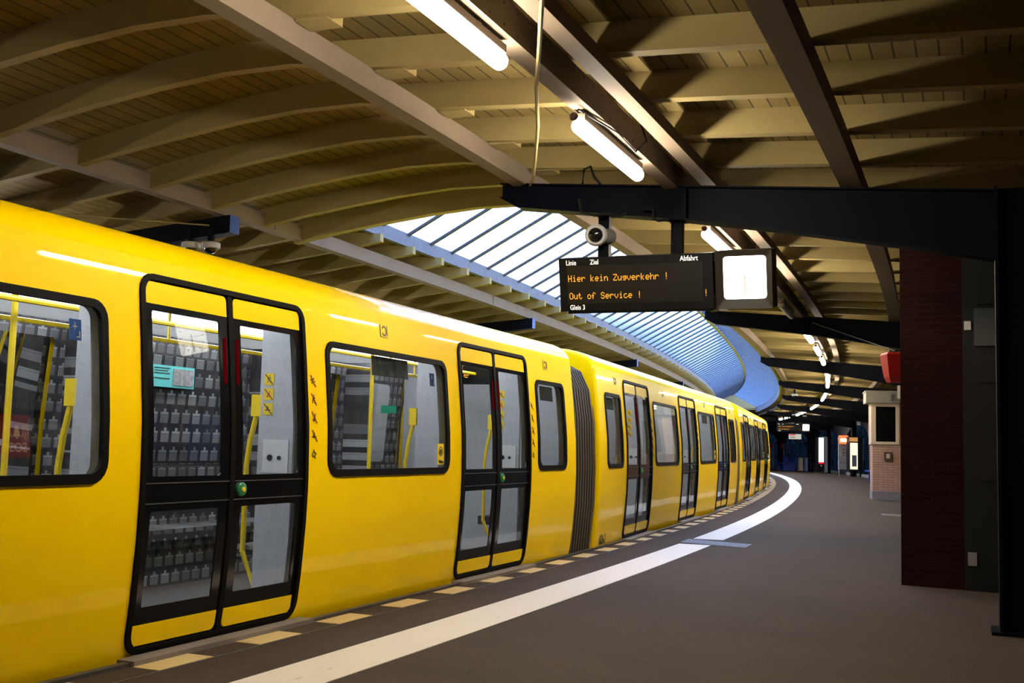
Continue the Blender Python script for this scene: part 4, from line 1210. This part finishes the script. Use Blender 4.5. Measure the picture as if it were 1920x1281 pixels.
# ---- departure board with clock
A5 = head(5.0)
def board(s, label_b, label_c, near=True):
    a = head(s)
    zt = 2.542
    root = empty('departure_board', W(s - 0.04, 0.685, zt), label_b, 'display', rot=(math.radians(12), 0, -a))
    wdt, hgt, dep = 1.178, 0.405, 0.16
    def b(name, m_, fn, par=root, smooth=False):
        mb = MB(); fn(mb); return mb.build(name, m_, par, smooth=smooth, local=True)
    b('housing', M_BLACK, lambda mb: (mb.box((0, 0, -hgt), (wdt, dep, 0)), mb.box((0.055, 0.01, -hgt - 0.018), (wdt - 0.02, dep - 0.01, -hgt))))
    scr = b('screen', mat('led_screen', (0.009, 0.0085, 0.0075), 0.35), lambda mb: mb.box((0.062, -0.004, -0.350), (1.108, 0.0, -0.062)))
    def dm(mb):
        for q in dots(txt, x0, z0, 0.00594, 0.0071):
            mb.face([(x, -0.006, z) for x, z in q])
    for txt, x0, z0 in (('Hier kein Zugverkehr !', 0.072, -0.130), ('Out of Service !', 0.077, -0.263), ('!', 0.077 + 29 * 0.03565, -0.263)):
        b('led_text', M_LED, dm, scr)
    for txt, x, z in (('Linie', 0.058, -0.052), ('Ziel', 0.250, -0.052), ('Abfahrt', 0.940, -0.050), ('Gleis 3', 0.075, -0.392)):
        text_obj(txt, 'printed_lettering', 0.053, M_TEXT, root, (x, -0.003, z), (math.pi / 2, 0, 0), bold=0.0005, sx=0.82)
    b('bracket', M_BLACK, lambda mb: mb.box((wdt, 0.04, -0.30), (wdt + 0.035, 0.12, -0.06)))
    posts = empty('hanger_post', W(s, 1.3, 2.40), 'pair of navy posts holding the %s board under its beam' % ('near' if near else 'far'), 'post', rot=(0, 0, -a))
    for tt in (1.018, 1.582):
        mb = MB(); x = tt - 1.3
        mb.box((x - 0.042, 0.03, 0.0), (x + 0.042, 0.10, bprof_bot(tt) - 2.40 - 0.0))
        mb.box((x - 0.06, 0.00, bprof_bot(tt) - 2.40 - 0.012), (x + 0.06, 0.13, bprof_bot(tt) - 2.40 + 0.01))
        mb.build('post', M_NAVY, posts, local=True)
    # clock
    ck = empty('platform_clock', W(s - 0.04, 1.885, 2.552), label_c, 'clock', rot=(math.radians(12), 0, -a))
    cw, ch = 0.404, 0.420
    b('clock_case', M_BLACK, lambda mb: mb.box((0, 0, -ch), (cw, 0.20, 0)), ck)
    def bez(mb):
        o_, i_ = rrect(0.0, -ch, cw, 0, 0.01, 3), rrect(0.056, -0.350, 0.362, -0.042, 0.024, 3)
        n = len(o_)
        for k in range(n):
            k2 = (k + 1) % n
            mb.face([(o_[k][0], -0.02, o_[k][1]), (o_[k2][0], -0.02, o_[k2][1]), (i_[k2][0], -0.008, i_[k2][1]), (i_[k][0], -0.008, i_[k][1])])
            mb.face([(o_[k][0], -0.02, o_[k][1]), (o_[k2][0], -0.02, o_[k2][1]), (o_[k2][0], 0.0, o_[k2][1]), (o_[k][0], 0.0, o_[k][1])])
    b('bezel', mat('bezel_bronze', (0.020, 0.017, 0.010), 0.4), bez, ck)
    cx, cz, R = 0.209, -0.196, 0.142
    for side in (0, 1):
        y0 = -0.007 if side == 0 else 0.207
        sg = -1 if side == 0 else 1
        dial = b('dial', M_DIAL, lambda mb: mb.face([(x, y0, z) for x, z in rrect(0.056, -0.350, 0.362, -0.042, 0.024, 3)]), ck)
        def ticks(mb):
            for h in range(12):
                an = math.radians(30 * h)
                q = line2([(cx + math.sin(an) * R * 0.80, cz + math.cos(an) * R * 0.80), (cx + math.sin(an) * R * 0.97, cz + math.cos(an) * R * 0.97)], 0.009)[0]
                mb.face([(x, y0 + sg * 0.002, z) for x, z in q])
        b('hour_marks', M_TICK, ticks, dial)
        def hnd(dx, dz, w, k):
            def fn(mb):
                q = line2([(cx - dx * 0.18, cz - dz * 0.18), (cx + dx, cz + dz)], w)[0]
                mb.face([(x, y0 + sg * k, z) for x, z in q])
            return fn
        b('hour_hand', M_HAND, hnd(0.003, -0.090, 0.013, 0.004), dial)
        b('minute_hand', M_HAND, hnd(-0.004, -0.130, 0.009, 0.005), dial)
        b('second_hand', mat('hand_orange', (0.8, 0.25, 0.05), 0.5, emit=(1, 0.35, 0.05), estr=1.4), hnd(-0.135 * (1 if side == 0 else -1), -0.006, 0.005, 0.006), dial)
    return root, ck
M_DIAL = emission('dial_glow', (1.0, 0.93, 0.80), 7.0)
M_HAND = mat('clock_hand', (0.05, 0.05, 0.05), 0.5, emit=(0.8, 0.75, 0.6), estr=0.85)  # hands glow faintly, standing in for the bloom of the bright dial
M_TICK = mat('dial_print', (0.05, 0.05, 0.05), 0.5, emit=(1.0, 0.9, 0.75), estr=1.6)  # marks glow so the dial's bloom seems to wash them out
board(5.0, 'departure board with orange dot-matrix lines under the nearest navy beam', 'bright square clock fixed to the right of the near departure board')
board(FR[7] + 0.0, 'tiny far departure board with faint orange lines at the end of the platform', 'tiny glowing clock beside the far departure board', near=False)

# ---- security cameras
def ball_camera(loc, a, label):
    root = empty('security_camera', loc, label, 'camera', rot=(0, 0, -a))
    mb = MB(); mb.lathe((0, 0, 0), (0.20, -1, -0.17), [(-0.10, 0.060), (-0.075, 0.072), (-0.03, 0.080), (0.03, 0.084), (0.055, 0.080), (0.066, 0.070), (0.060, 0.060)], n=28)
    mb.build('camera_body', M_WHITE, root, smooth=True, local=True)
    mb = MB(); mb.lathe((0.012, -0.062, -0.010), (0.20, -1, -0.17), [(0.0, 0.055), (0.018, 0.050), (0.032, 0.036), (0.040, 0.015)], n=24)
    mb.build('lens_dome', M_GLOSSBLACK, root, smooth=True, local=True)
    mb = MB(); mb.lathe((0.05, 0.05, 0.0), (0.75, 0.9, 0.0), [(-0.02, 0.056), (0.05, 0.058), (0.075, 0.045)], n=20)
    mb.build('mount', M_METAL, root, smooth=True, local=True)
    return root
ball_camera(W(4.93, 0.995, 2.705), A5, 'round white security camera with a black eye on the board\'s left post')

def dome_camera(s, t, z, label, drop=0.12):
    root = empty('security_camera', W(s, t, z), label, 'camera', 'small dome cameras under the navy beams')
    mb = MB(); c = root.location
    mb.lathe(c, (0, 0, -1), [(0.0, 0.065), (0.01, 0.085), (0.055, 0.085), (0.06, 0.07)], n=20)
    mb.build('camera_ring', M_WHITE, root, smooth=True)
    mb = MB(); mb.lathe(c + Vector((0, 0, -0.055)), (0, 0, -1), [(0.0, 0.062), (0.025, 0.055), (0.045, 0.03), (0.05, 0.01)], n=16)
    mb.build('glass_dome', M_GLOSSBLACK, root, smooth=True)
    mb = MB(); mb.tube([c, c + Vector((0, 0, drop))], 0.03, 8)
    mb.build('drop_tube', M_NAVY, root)
dome_camera(5.25, -2.98, 2.885, 'left one of two dome cameras under the navy beam at the upper left')
dome_camera(5.25, -2.76, 2.875, 'right one of two dome cameras under the navy beam at the upper left')
dome_camera(21.5, -2.95, 2.74, 'pale dome camera under the third navy beam above the train roof')
dome_camera(FR[4] + 0.05, 0.65, 2.78, 'white dome camera under a navy beam at the right rim of the skylight')
dome_camera(FR[6] + 0.05, 0.9, 2.74, 'tiny pair-mate dome camera far down the platform')
dome_camera(FR[6] + 0.05, 1.35, 2.70, 'tiny lowest dome camera far down the platform')

# ---- cables and pipes
def pipe(pts, r, m_, label, cat='cable'):
    mb = MB(); mb.tube(pts, r, 8)
    return tag(mb.build('cable', m_, smooth=True), label, cat)
pipe([W(5.0, 0.42, 3.135), W(4.55, 0.62, 3.07), W(3.8, 0.93, 3.01), W(3.0, 1.26, 2.985), W(2.39, 1.49, 3.0), W(1.9, 1.70, 2.99), W(1.0, 2.08, 2.98), W(0, 2.5, 2.99)], 0.011, M_RAFTER, 'thin pale pipe slanting down from the top edge to the tip of the navy beam')
P = lambda t, z, ds=-0.1: W(5 + ds, t, z)
pipe([P(0.86, 3.10, -0.03), P(0.88, 3.22, -0.05), P(0.93, 3.24, -0.05), P(0.97, 3.15, -0.08), P(1.02, 3.09, -0.05)], 0.010, M_BLACK, 'black cable looping over the top of the near navy beam')
pipe([P(0.86, 2.98), P(0.88, 2.88), P(0.99, 2.85), P(1.10, 2.86), P(1.18, 2.83), P(1.24, 2.86), P(1.24, 2.90)], 0.011, M_BLACK, 'black cable drooping below the near beam beside the left post')
pipe([P(1.36, 2.88), P(1.44, 2.87), P(1.44, 2.80), P(1.48, 2.785), P(1.56, 2.79)], 0.011, M_BLACK, 'short black cable running from the near beam to the right post')
pipe([W(3.9, 1.62, 3.22), W(3.9, 1.66, 3.10), W(3.85, 1.60, 3.02), W(3.4, 1.62, 3.02), W(2.86, 1.56, 3.01)], 0.007, M_BLACK, 'black cable feeding the second lamp')
mb = MB()
pA, pB = W(5.35, -2.8, 3.10), W(4.4, -4.6, 3.0)
pipe([W(5.2, -2.75, 3.02), W(4.2, -3.5, 2.96), W(3.0, -4.1, 2.93)], 0.006, M_RAFTER, 'thin wire running left from the navy beam above the train')

# ---- brick pier and the dark wall beside it
def ubox(mb, o, dx, dy, x0, x1, y0, y1, z0, z1):
    """upright box in a local frame with running-length uvs"""
    f_ = lambda x, y, z: o + dx * x + dy * y + Vector((0, 0, z))
    c = [(x0, y0), (x1, y0), (x1, y1), (x0, y1)]
    u = 0
    for i in range(4):
        a, b2 = c[i], c[(i + 1) % 4]; l = math.hypot(a[0] - b2[0], a[1] - b2[1])
        mb.face([f_(*a, z0), f_(*b2, z0), f_(*b2, z1), f_(*a, z1)], [(u, z0), (u + l, z0), (u + l, z1), (u, z1)]); u += l
    mb.face([f_(*c[i], z1) for i in range(4)]); mb.face([f_(*c[i], z0) for i in (3, 2, 1, 0)])
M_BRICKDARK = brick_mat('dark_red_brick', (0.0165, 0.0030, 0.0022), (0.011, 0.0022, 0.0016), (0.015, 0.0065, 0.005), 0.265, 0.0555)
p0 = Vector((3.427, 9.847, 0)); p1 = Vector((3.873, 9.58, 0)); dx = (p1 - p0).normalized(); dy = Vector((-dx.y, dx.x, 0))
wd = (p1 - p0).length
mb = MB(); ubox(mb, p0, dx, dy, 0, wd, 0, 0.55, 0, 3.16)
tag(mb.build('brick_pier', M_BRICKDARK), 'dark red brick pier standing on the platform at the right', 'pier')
mb = MB(); f_ = lambda x, y, z: p0 + dx * x + dy * y + Vector((0, 0, z))
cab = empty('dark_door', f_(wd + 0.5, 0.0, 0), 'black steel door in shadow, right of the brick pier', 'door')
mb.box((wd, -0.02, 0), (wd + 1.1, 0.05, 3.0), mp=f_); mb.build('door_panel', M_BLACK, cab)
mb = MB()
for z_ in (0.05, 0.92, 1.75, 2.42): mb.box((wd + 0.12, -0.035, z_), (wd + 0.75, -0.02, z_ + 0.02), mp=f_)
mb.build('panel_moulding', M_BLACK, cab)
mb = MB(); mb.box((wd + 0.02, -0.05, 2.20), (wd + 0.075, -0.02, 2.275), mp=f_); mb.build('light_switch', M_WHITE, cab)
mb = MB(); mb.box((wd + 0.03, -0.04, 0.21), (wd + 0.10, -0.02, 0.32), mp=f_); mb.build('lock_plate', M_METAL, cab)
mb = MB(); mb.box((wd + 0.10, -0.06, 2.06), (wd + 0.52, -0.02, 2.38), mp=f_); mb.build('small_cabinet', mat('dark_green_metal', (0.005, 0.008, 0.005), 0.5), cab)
# red lantern-like box left of the pier
rb = empty('red_hanging_box', Vector((3.585, 10.45, 1.76)), 'red box hanging by a wire at the left side of the brick pier', 'box')
mb = MB(); c = rb.location
for z0, z1, w0, w1 in ((0.03, 0.08, 0.055, 0.075), (0.08, 0.29, 0.075, 0.105), (0.29, 0.31, 0.105, 0.09)):
    q0 = [c + Vector((x * w0, y * w0, z0)) for x, y in ((-1, -1), (1, -1), (1, 1), (-1, 1))]
    q1 = [c + Vector((x * w1, y * w1, z1)) for x, y in ((-1, -1), (1, -1), (1, 1), (-1, 1))]
    for i in range(4): mb.face([q0[i], q0[(i + 1) % 4], q1[(i + 1) % 4], q1[i]])
    mb.face(q0[::-1]); mb.face(q1)
mb.build('red_body', M_RED, rb)
mb = MB(); mb.tube([c + Vector((0, 0, 0.30)), c + Vector((0.01, 0.0, 0.335)), c + Vector((0.20, -0.12, 0.335))], 0.010, 6); mb.tube([c + Vector((0, 0, 0.04)), c + Vector((-0.03, 0, -0.02))], 0.008, 6)
mb.build('hook', M_BLACK, rb)
mb = MB(); mb.box((-0.13, 0.50, 1.64), (0.0, 0.55, 1.76), mp=f_)
tag(mb.build('junction_box', M_WHITE), 'small white box on the pier edge under the red box', 'box')
mb = MB(); mb.tube([c + Vector((0.0, 0.0, 0.33)), W(12.8, 1.75, 2.92)], 0.005, 6)
tag(mb.build('cable', M_BLACK), 'thin black wire from the red box up to the second navy beam', 'cable')

# ---- booth
bl = Vector((9.023, 28.026, 0))
bd = Vector((1, -0.25, 0)).normalized(); be = Vector((-bd.y, bd.x, 0))
booth = empty('platform_booth', bl, 'small pale brick booth with a dark window behind the brick pier', 'booth')
M_PALEBRICK = brick_mat('pale_pink_brick', (0.42, 0.25, 0.17), (0.36, 0.21, 0.14), (0.24, 0.15, 0.10), 0.24, 0.062, 0.007)
M_PALE = mat('pale_frame', (0.46, 0.36, 0.25), 0.6, noise=0.06, nscale=5)
g_ = lambda x, y, z: bl + bd * x + be * y + Vector((0, 0, z))
BW, BD = 1.7, 0.95
mb = MB(); ubox(mb, bl, bd, be, 0.03, BW, 0.0, BD, 0.21, 1.385); mb.build('brick_base', M_PALEBRICK, booth)
mb = MB(); mb.box((0.02, -0.012, 0), (BW, BD, 0.21), mp=g_); mb.build('plinth', mat('grey_render', (0.16, 0.145, 0.13), 0.8, noise=0.15, nscale=12), booth)
mb = MB()
mb.box((0.0, -0.03, 1.37), (0.66, 0.05, 1.44), mp=g_); mb.box((0.0, -0.03, 2.31), (0.66, 0.05, 2.40), mp=g_)
mb.box((0.0, -0.02, 1.44), (0.11, 0.05, 2.31), mp=g_); mb.box((0.58, -0.02, 1.44), (0.66, 0.05, 2.31), mp=g_)
mb.box((0.0, 0.05, 1.37), (0.06, BD, 2.40), mp=g_)
mb.build('window_frame', M_PALE, booth)
mb = MB(); ubox(mb, bl, bd, be, 0.66, BW, 0.0, BD, 1.385, 2.40); mb.build('brick_wall', M_PALEBRICK, booth)
mb = MB(); mb.face([g_(0.11, 0.03, 1.44), g_(0.58, 0.03, 1.44), g_(0.58, 0.03, 2.31), g_(0.11, 0.03, 2.31)])
mb.build('window_pane', glass_mat('booth_glass', tint=(0.06, 0.09, 0.10), rough=0.03), booth, weld=False)
mb = MB(); mb.box((0.07, 0.80, 0.3), (BW, 0.85, 2.38), mp=g_); mb.build('inner_wall', M_BLACK, booth)
mb = MB(); mb.box((-0.13, -0.16, 2.40), (BW, BD, 2.68), mp=g_); mb.box((-0.15, -0.18, 2.66), (BW, BD, 2.70), mp=g_)
mb.build('roof_box', mat('booth_fascia', (0.17, 0.16, 0.125), 0.6, noise=0.1, nscale=3), booth)
mb = MB(); mb.box((0.42, -0.21, 2.46), (0.48, -0.16, 2.62), mp=g_); mb.build('roof_bracket', M_METAL, booth)
mb = MB(); mb.box((0.30, -0.07, 0.98), (0.48, 0.0, 1.19), mp=g_); mb.build('wall_box', mat('brown_box', (0.06, 0.03, 0.015), 0.5), booth)
mb = MB(); mb.box((0.35, -0.075, 1.03), (0.43, -0.07, 1.14), mp=g_); mb.build('box_window', M_PALE, booth)

# ---- far end of the platform
def far_box(name, pix_x, y, w, d, z0, z1, m_, label, cat, extra=None, group=None):
    x = pix_x
    root = empty(name, Vector((x, y, 0)), label, cat, group)
    mb = MB(); mb.box((x, y, z0), (x + w, y + d, z1)); mb.build('casing', m_, root)
    if extra: extra(root, x, y)
    return root
M_WHITEGLOW = emission('advert_glow', (0.82, 0.93, 1.0), 2.2)
def adv(root, x, y):
    mb = MB(); mb.box((x + 0.03, y - 0.02, 0.62), (x + 0.30, y, 1.96)); mb.build('lit_panel', M_WHITEGLOW, root)
    mb = MB(); mb.box((x + 0.03, y - 0.02, 0.52), (x + 0.30, y, 0.62)); mb.build('red_strip', emission('advert_red', (0.9, 0.02, 0.04), 0.8), root)
    mb = MB(); mb.lathe((x + 0.17, y - 0.01, 0.42), (0, -1, 0), [(0, 0.04), (0.01, 0.035)], n=12); mb.build('round_badge', M_WHITE, root)
    mb = MB(); mb.box((x + 0.34, y + 0.02, 0.06), (x + 0.53, y + 0.6, 2.02)); mb.build('side_panel', mat('side_grey', (0.22, 0.23, 0.27), 0.5), root)
far_box('light_column', 17.03, 62.0, 0.34, 0.6, 0.1, 2.0, M_BLACK, 'tall glowing white advertising column with a red foot', 'advertising column', adv)
def info(root, x, y):
    mb = MB(); mb.box((x, y - 0.03, 1.60), (x + 0.45, y, 2.02)); mb.build('lit_head', emission('orange_red_head', (1.0, 0.16, 0.05), 1.5), root)
    def sos(mb):
        for k in range(3): mb.box((x + 0.07 + k * 0.11, y - 0.04, 1.70), (x + 0.15 + k * 0.11, y - 0.03, 1.86))
    mb = MB(); sos(mb); mb.build('head_symbol', emission('head_symbol_glow', (1.0, 0.75, 0.5), 5.0), root)
    k = 0
    for i, z_ in enumerate((1.50, 1.32, 1.16, 1.06, 0.66)):
        for j in range(3):
            if i == 0 and j != 1: continue
            if i == 1 and j == 0: continue
            mb = MB(); mb.lathe((x + 0.09 + 0.14 * j, y - 0.005, z_), (0, -1, 0), [(0, 0.035), (0.008, 0.03)], n=10)
            mb.build('round_sign', [M_DARKGREY, M_STICKY, M_DARKGREY][0 if i in (0, 1, 4) else (1 if j == 0 else 2)], root)
    for xx in (x, x + 0.43):
        mb = MB(); mb.box((xx, y, 0), (xx + 0.02, y + 0.04, 0.35)); mb.build('leg', M_WHITE, root)
far_box('help_point', 16.42, 56.0, 0.45, 0.18, 0.33, 2.0, mat('panel_lilac_white', (0.25, 0.24, 0.26), 0.5), 'white help point pillar with glowing orange head', 'help point', info)
def vit(root, x, y):
    mb = MB(); mb.box((x + 0.03, y - 0.02, 0.36), (x + 0.40, y, 1.66)); mb.build('lit_poster', emission('warm_poster', (1.0, 0.86, 0.62), 1.0), root)
    mb = MB(); mb.box((x + 0.12, y - 0.03, 0.50), (x + 0.34, y - 0.02, 1.05)); mb.build('poster_figure', mat('poster_dark', (0.12, 0.13, 0.16), 0.6, noise=0.8, nscale=20), root)
    mb = MB(); mb.box((x, y - 0.02, 1.72), (x + 0.40, y, 1.92)); mb.build('top_sign', emission('amber_sign', (0.9, 0.45, 0.12), 0.5), root)
    for xx in (x + 0.05, x + 0.52):
        mb = MB(); mb.box((xx, y, 0), (xx + 0.12, y + 0.1, 0.28)); mb.build('leg', M_BLACK, root)
far_box('poster_case', 16.70, 55.2, 0.66, 0.5, 0.28, 1.95, M_BLACK, 'lit poster case standing to the right of the help point', 'poster case', vit)
def bench(x, y, lab):
    root = empty('platform_bench', Vector((x, y, 0)), lab, 'bench')
    M_B = mat('bench_blue', (0.03, 0.05, 0.28), 0.5)
    mb = MB(); mb.box((x, y, 0.42), (x + 0.9, y + 1.8, 0.48)); mb.build('seat', M_B, root)
    mb = MB(); mb.box((x + 0.82, y, 0.50), (x + 0.90, y + 1.8, 0.86)); mb.box((x + 0.5, y + 1.75, 0.50), (x + 0.9, y + 1.8, 0.86)); mb.build('backrest', M_B, root)
    for yy in (y + 0.1, y + 1.6):
        mb = MB(); mb.box((x + 0.1, yy, 0), (x + 0.8, yy + 0.06, 0.42)); mb.build('leg', M_B, root)
bench(16.6, 68.4, 'blue bench at the far end, left of the litter bins')
bench(14.35, 43.6, 'dark blue bench half hidden by the pale booth')
def bin_(x, y, m_, lab):
    root = empty('litter_bin', Vector((x, y, 0)), lab, 'bin')
    mb = MB(); mb.box((x, y, 0.04), (x + 0.22, y + 0.3, 0.80)); mb.build('bin_body', m_, root)
    mb = MB(); mb.box((x - 0.01, y - 0.01, 0.80), (x + 0.23, y + 0.31, 0.84)); mb.build('bin_lid', M_DARKGREY, root)
    mb = MB(); mb.box((x + 0.02, y + 0.02, 0), (x + 0.20, y + 0.28, 0.04)); mb.build('foot', M_BLACK, root)
bin_(17.15, 66.5, mat('bin_cream', (0.38, 0.30, 0.20), 0.5), 'cream litter bin beside the far blue bench')
bin_(17.47, 66.3, mat('bin_blue_grey', (0.16, 0.20, 0.36), 0.5), 'blue-grey litter bin to the right of the cream one')
for x, y, lab in ((18.05, 77.0, 'white pole with a small red box, further left'), (18.55, 76.0, 'white pole with a small red box, nearer the bench')):
    root = empty('signal_post', Vector((x, y, 0)), lab, 'post')
    mb = MB(); mb.tube([(x, y, 0), (x, y, 1.7)], 0.035, 8); mb.build('pole', M_WHITE, root)
    mb = MB(); mb.box((x - 0.22, y - 0.1, 1.38), (x - 0.04, y + 0.05, 1.72)); mb.build('red_box', mat('signal_red', (0.5, 0.02, 0.02), 0.5), root)
a = head(46); o_ = W(44.5, 0.62, 1.66)
root = empty('station_sign', o_, 'small hanging white sign with a red corner below the far clock', 'sign', rot=(0, 0, -a))
mb = MB(); mb.box((0, 0, 0), (0.50, 0.08, 0.21)); mb.build('sign_box', emission('sign_white', (0.85, 0.80, 0.68), 0.55), root, local=True)
mb = MB(); mb.box((0.02, -0.004, 0.15), (0.26, 0, 0.205)); mb.build('red_field', mat('sign_red', (0.6, 0.03, 0.03), 0.5), root, local=True)
mb = MB()
for k in range(5): mb.box((0.05 + 0.045 * k, -0.004, 0.05), (0.08 + 0.045 * k, 0, 0.10))
mb.build('lettering', M_DARKGREY, root, local=True)
mb = MB(); mb.tube([(0.1, 0.04, 0.21), (0.1, 0.04, 0.75)], 0.01, 6); mb.tube([(0.4, 0.04, 0.21), (0.4, 0.04, 0.75)], 0.01, 6); mb.build('hanger', M_BLACK, root, local=True)
# riveted navy column at the far end
mb = MB(); cx, cy = 17.60, 66.2
root = empty('riveted_column', Vector((cx, cy, 0)), 'dark navy column with pale rivets at the far end of the platform', 'column')
mb.box((cx, cy, 0), (cx + 0.30, cy + 0.3, 3.1)); mb.build('shaft', M_NAVY, root)
mb = MB()
for z_ in (2.9, 2.6, 2.35, 1.0, 0.85, 0.5, 0.38, 0.2):
    mb.lathe((cx + 0.15, cy, z_), (0, -1, 0), [(0, 0.03), (0.012, 0.02)], n=8)
mb.build('rivet', M_METAL, root)
# emergency sign on the wall, seen mirrored in the train window
es = empty('emergency_sign', W(5.35, 4.64, 1.60), 'red lit emergency sign with a bell, seen only mirrored in the leftmost train window', 'sign', rot=(0, 0, -head(5.35) + math.pi / 2 + math.pi))
mb = MB(); mb.box((-0.19, -0.03, 0), (0.19, 0.03, 0.42)); mb.build('sign_box', emission('sos_red', (0.75, 0.02, 0.01), 1.1), es, local=True)
sy = emission('sos_symbol', (1.0, 0.55, 0.3), 3.0)
mb = MB()
for sy_ in (-1,):
    yy = 0.034 * sy_
    for q in ([(-0.05, 0.20), (0.05, 0.20), (0.03, 0.24), (0.022, 0.31), (-0.022, 0.31), (-0.03, 0.24)], [(-0.012, 0.18), (0.012, 0.18), (0.012, 0.197), (-0.012, 0.197)]):
        mb.face([(x, yy, z) for x, z in q])
    for r_ in (0.085, 0.115, 0.145):
        for c_ in (0, 180):
            pts = [(r_ * math.cos(math.radians(c_ + a_)), 0.25 + r_ * math.sin(math.radians(c_ + a_))) for a_ in (-38, -19, 0, 19, 38)]
            for q in line2(pts, 0.009): mb.face([(x, yy, z) for x, z in q])
mb.build('bell_symbol', sy, es, local=True, weld=False)
text_obj('SOS', 'lettering', 0.13, sy, es, (-0.125, -0.034, 0.05), (math.pi / 2, 0, 0), bold=0.002)
# loudspeaker on the arcade
mb = MB(); p = W(64.2, 4.45, 2.35)
mb.box((p.x - 0.25, p.y - 0.15, p.z), (p.x + 0.25, p.y + 0.1, p.z + 0.12)); mb.tube([(p.x, p.y, p.z + 0.12), (p.x + 0.1, p.y, p.z + 0.3)], 0.02, 6)
tag(mb.build('wall_spotlight', mat('spot_beige', (0.35, 0.32, 0.22), 0.5)), 'small beige spotlight above the glowing white column', 'lamp')
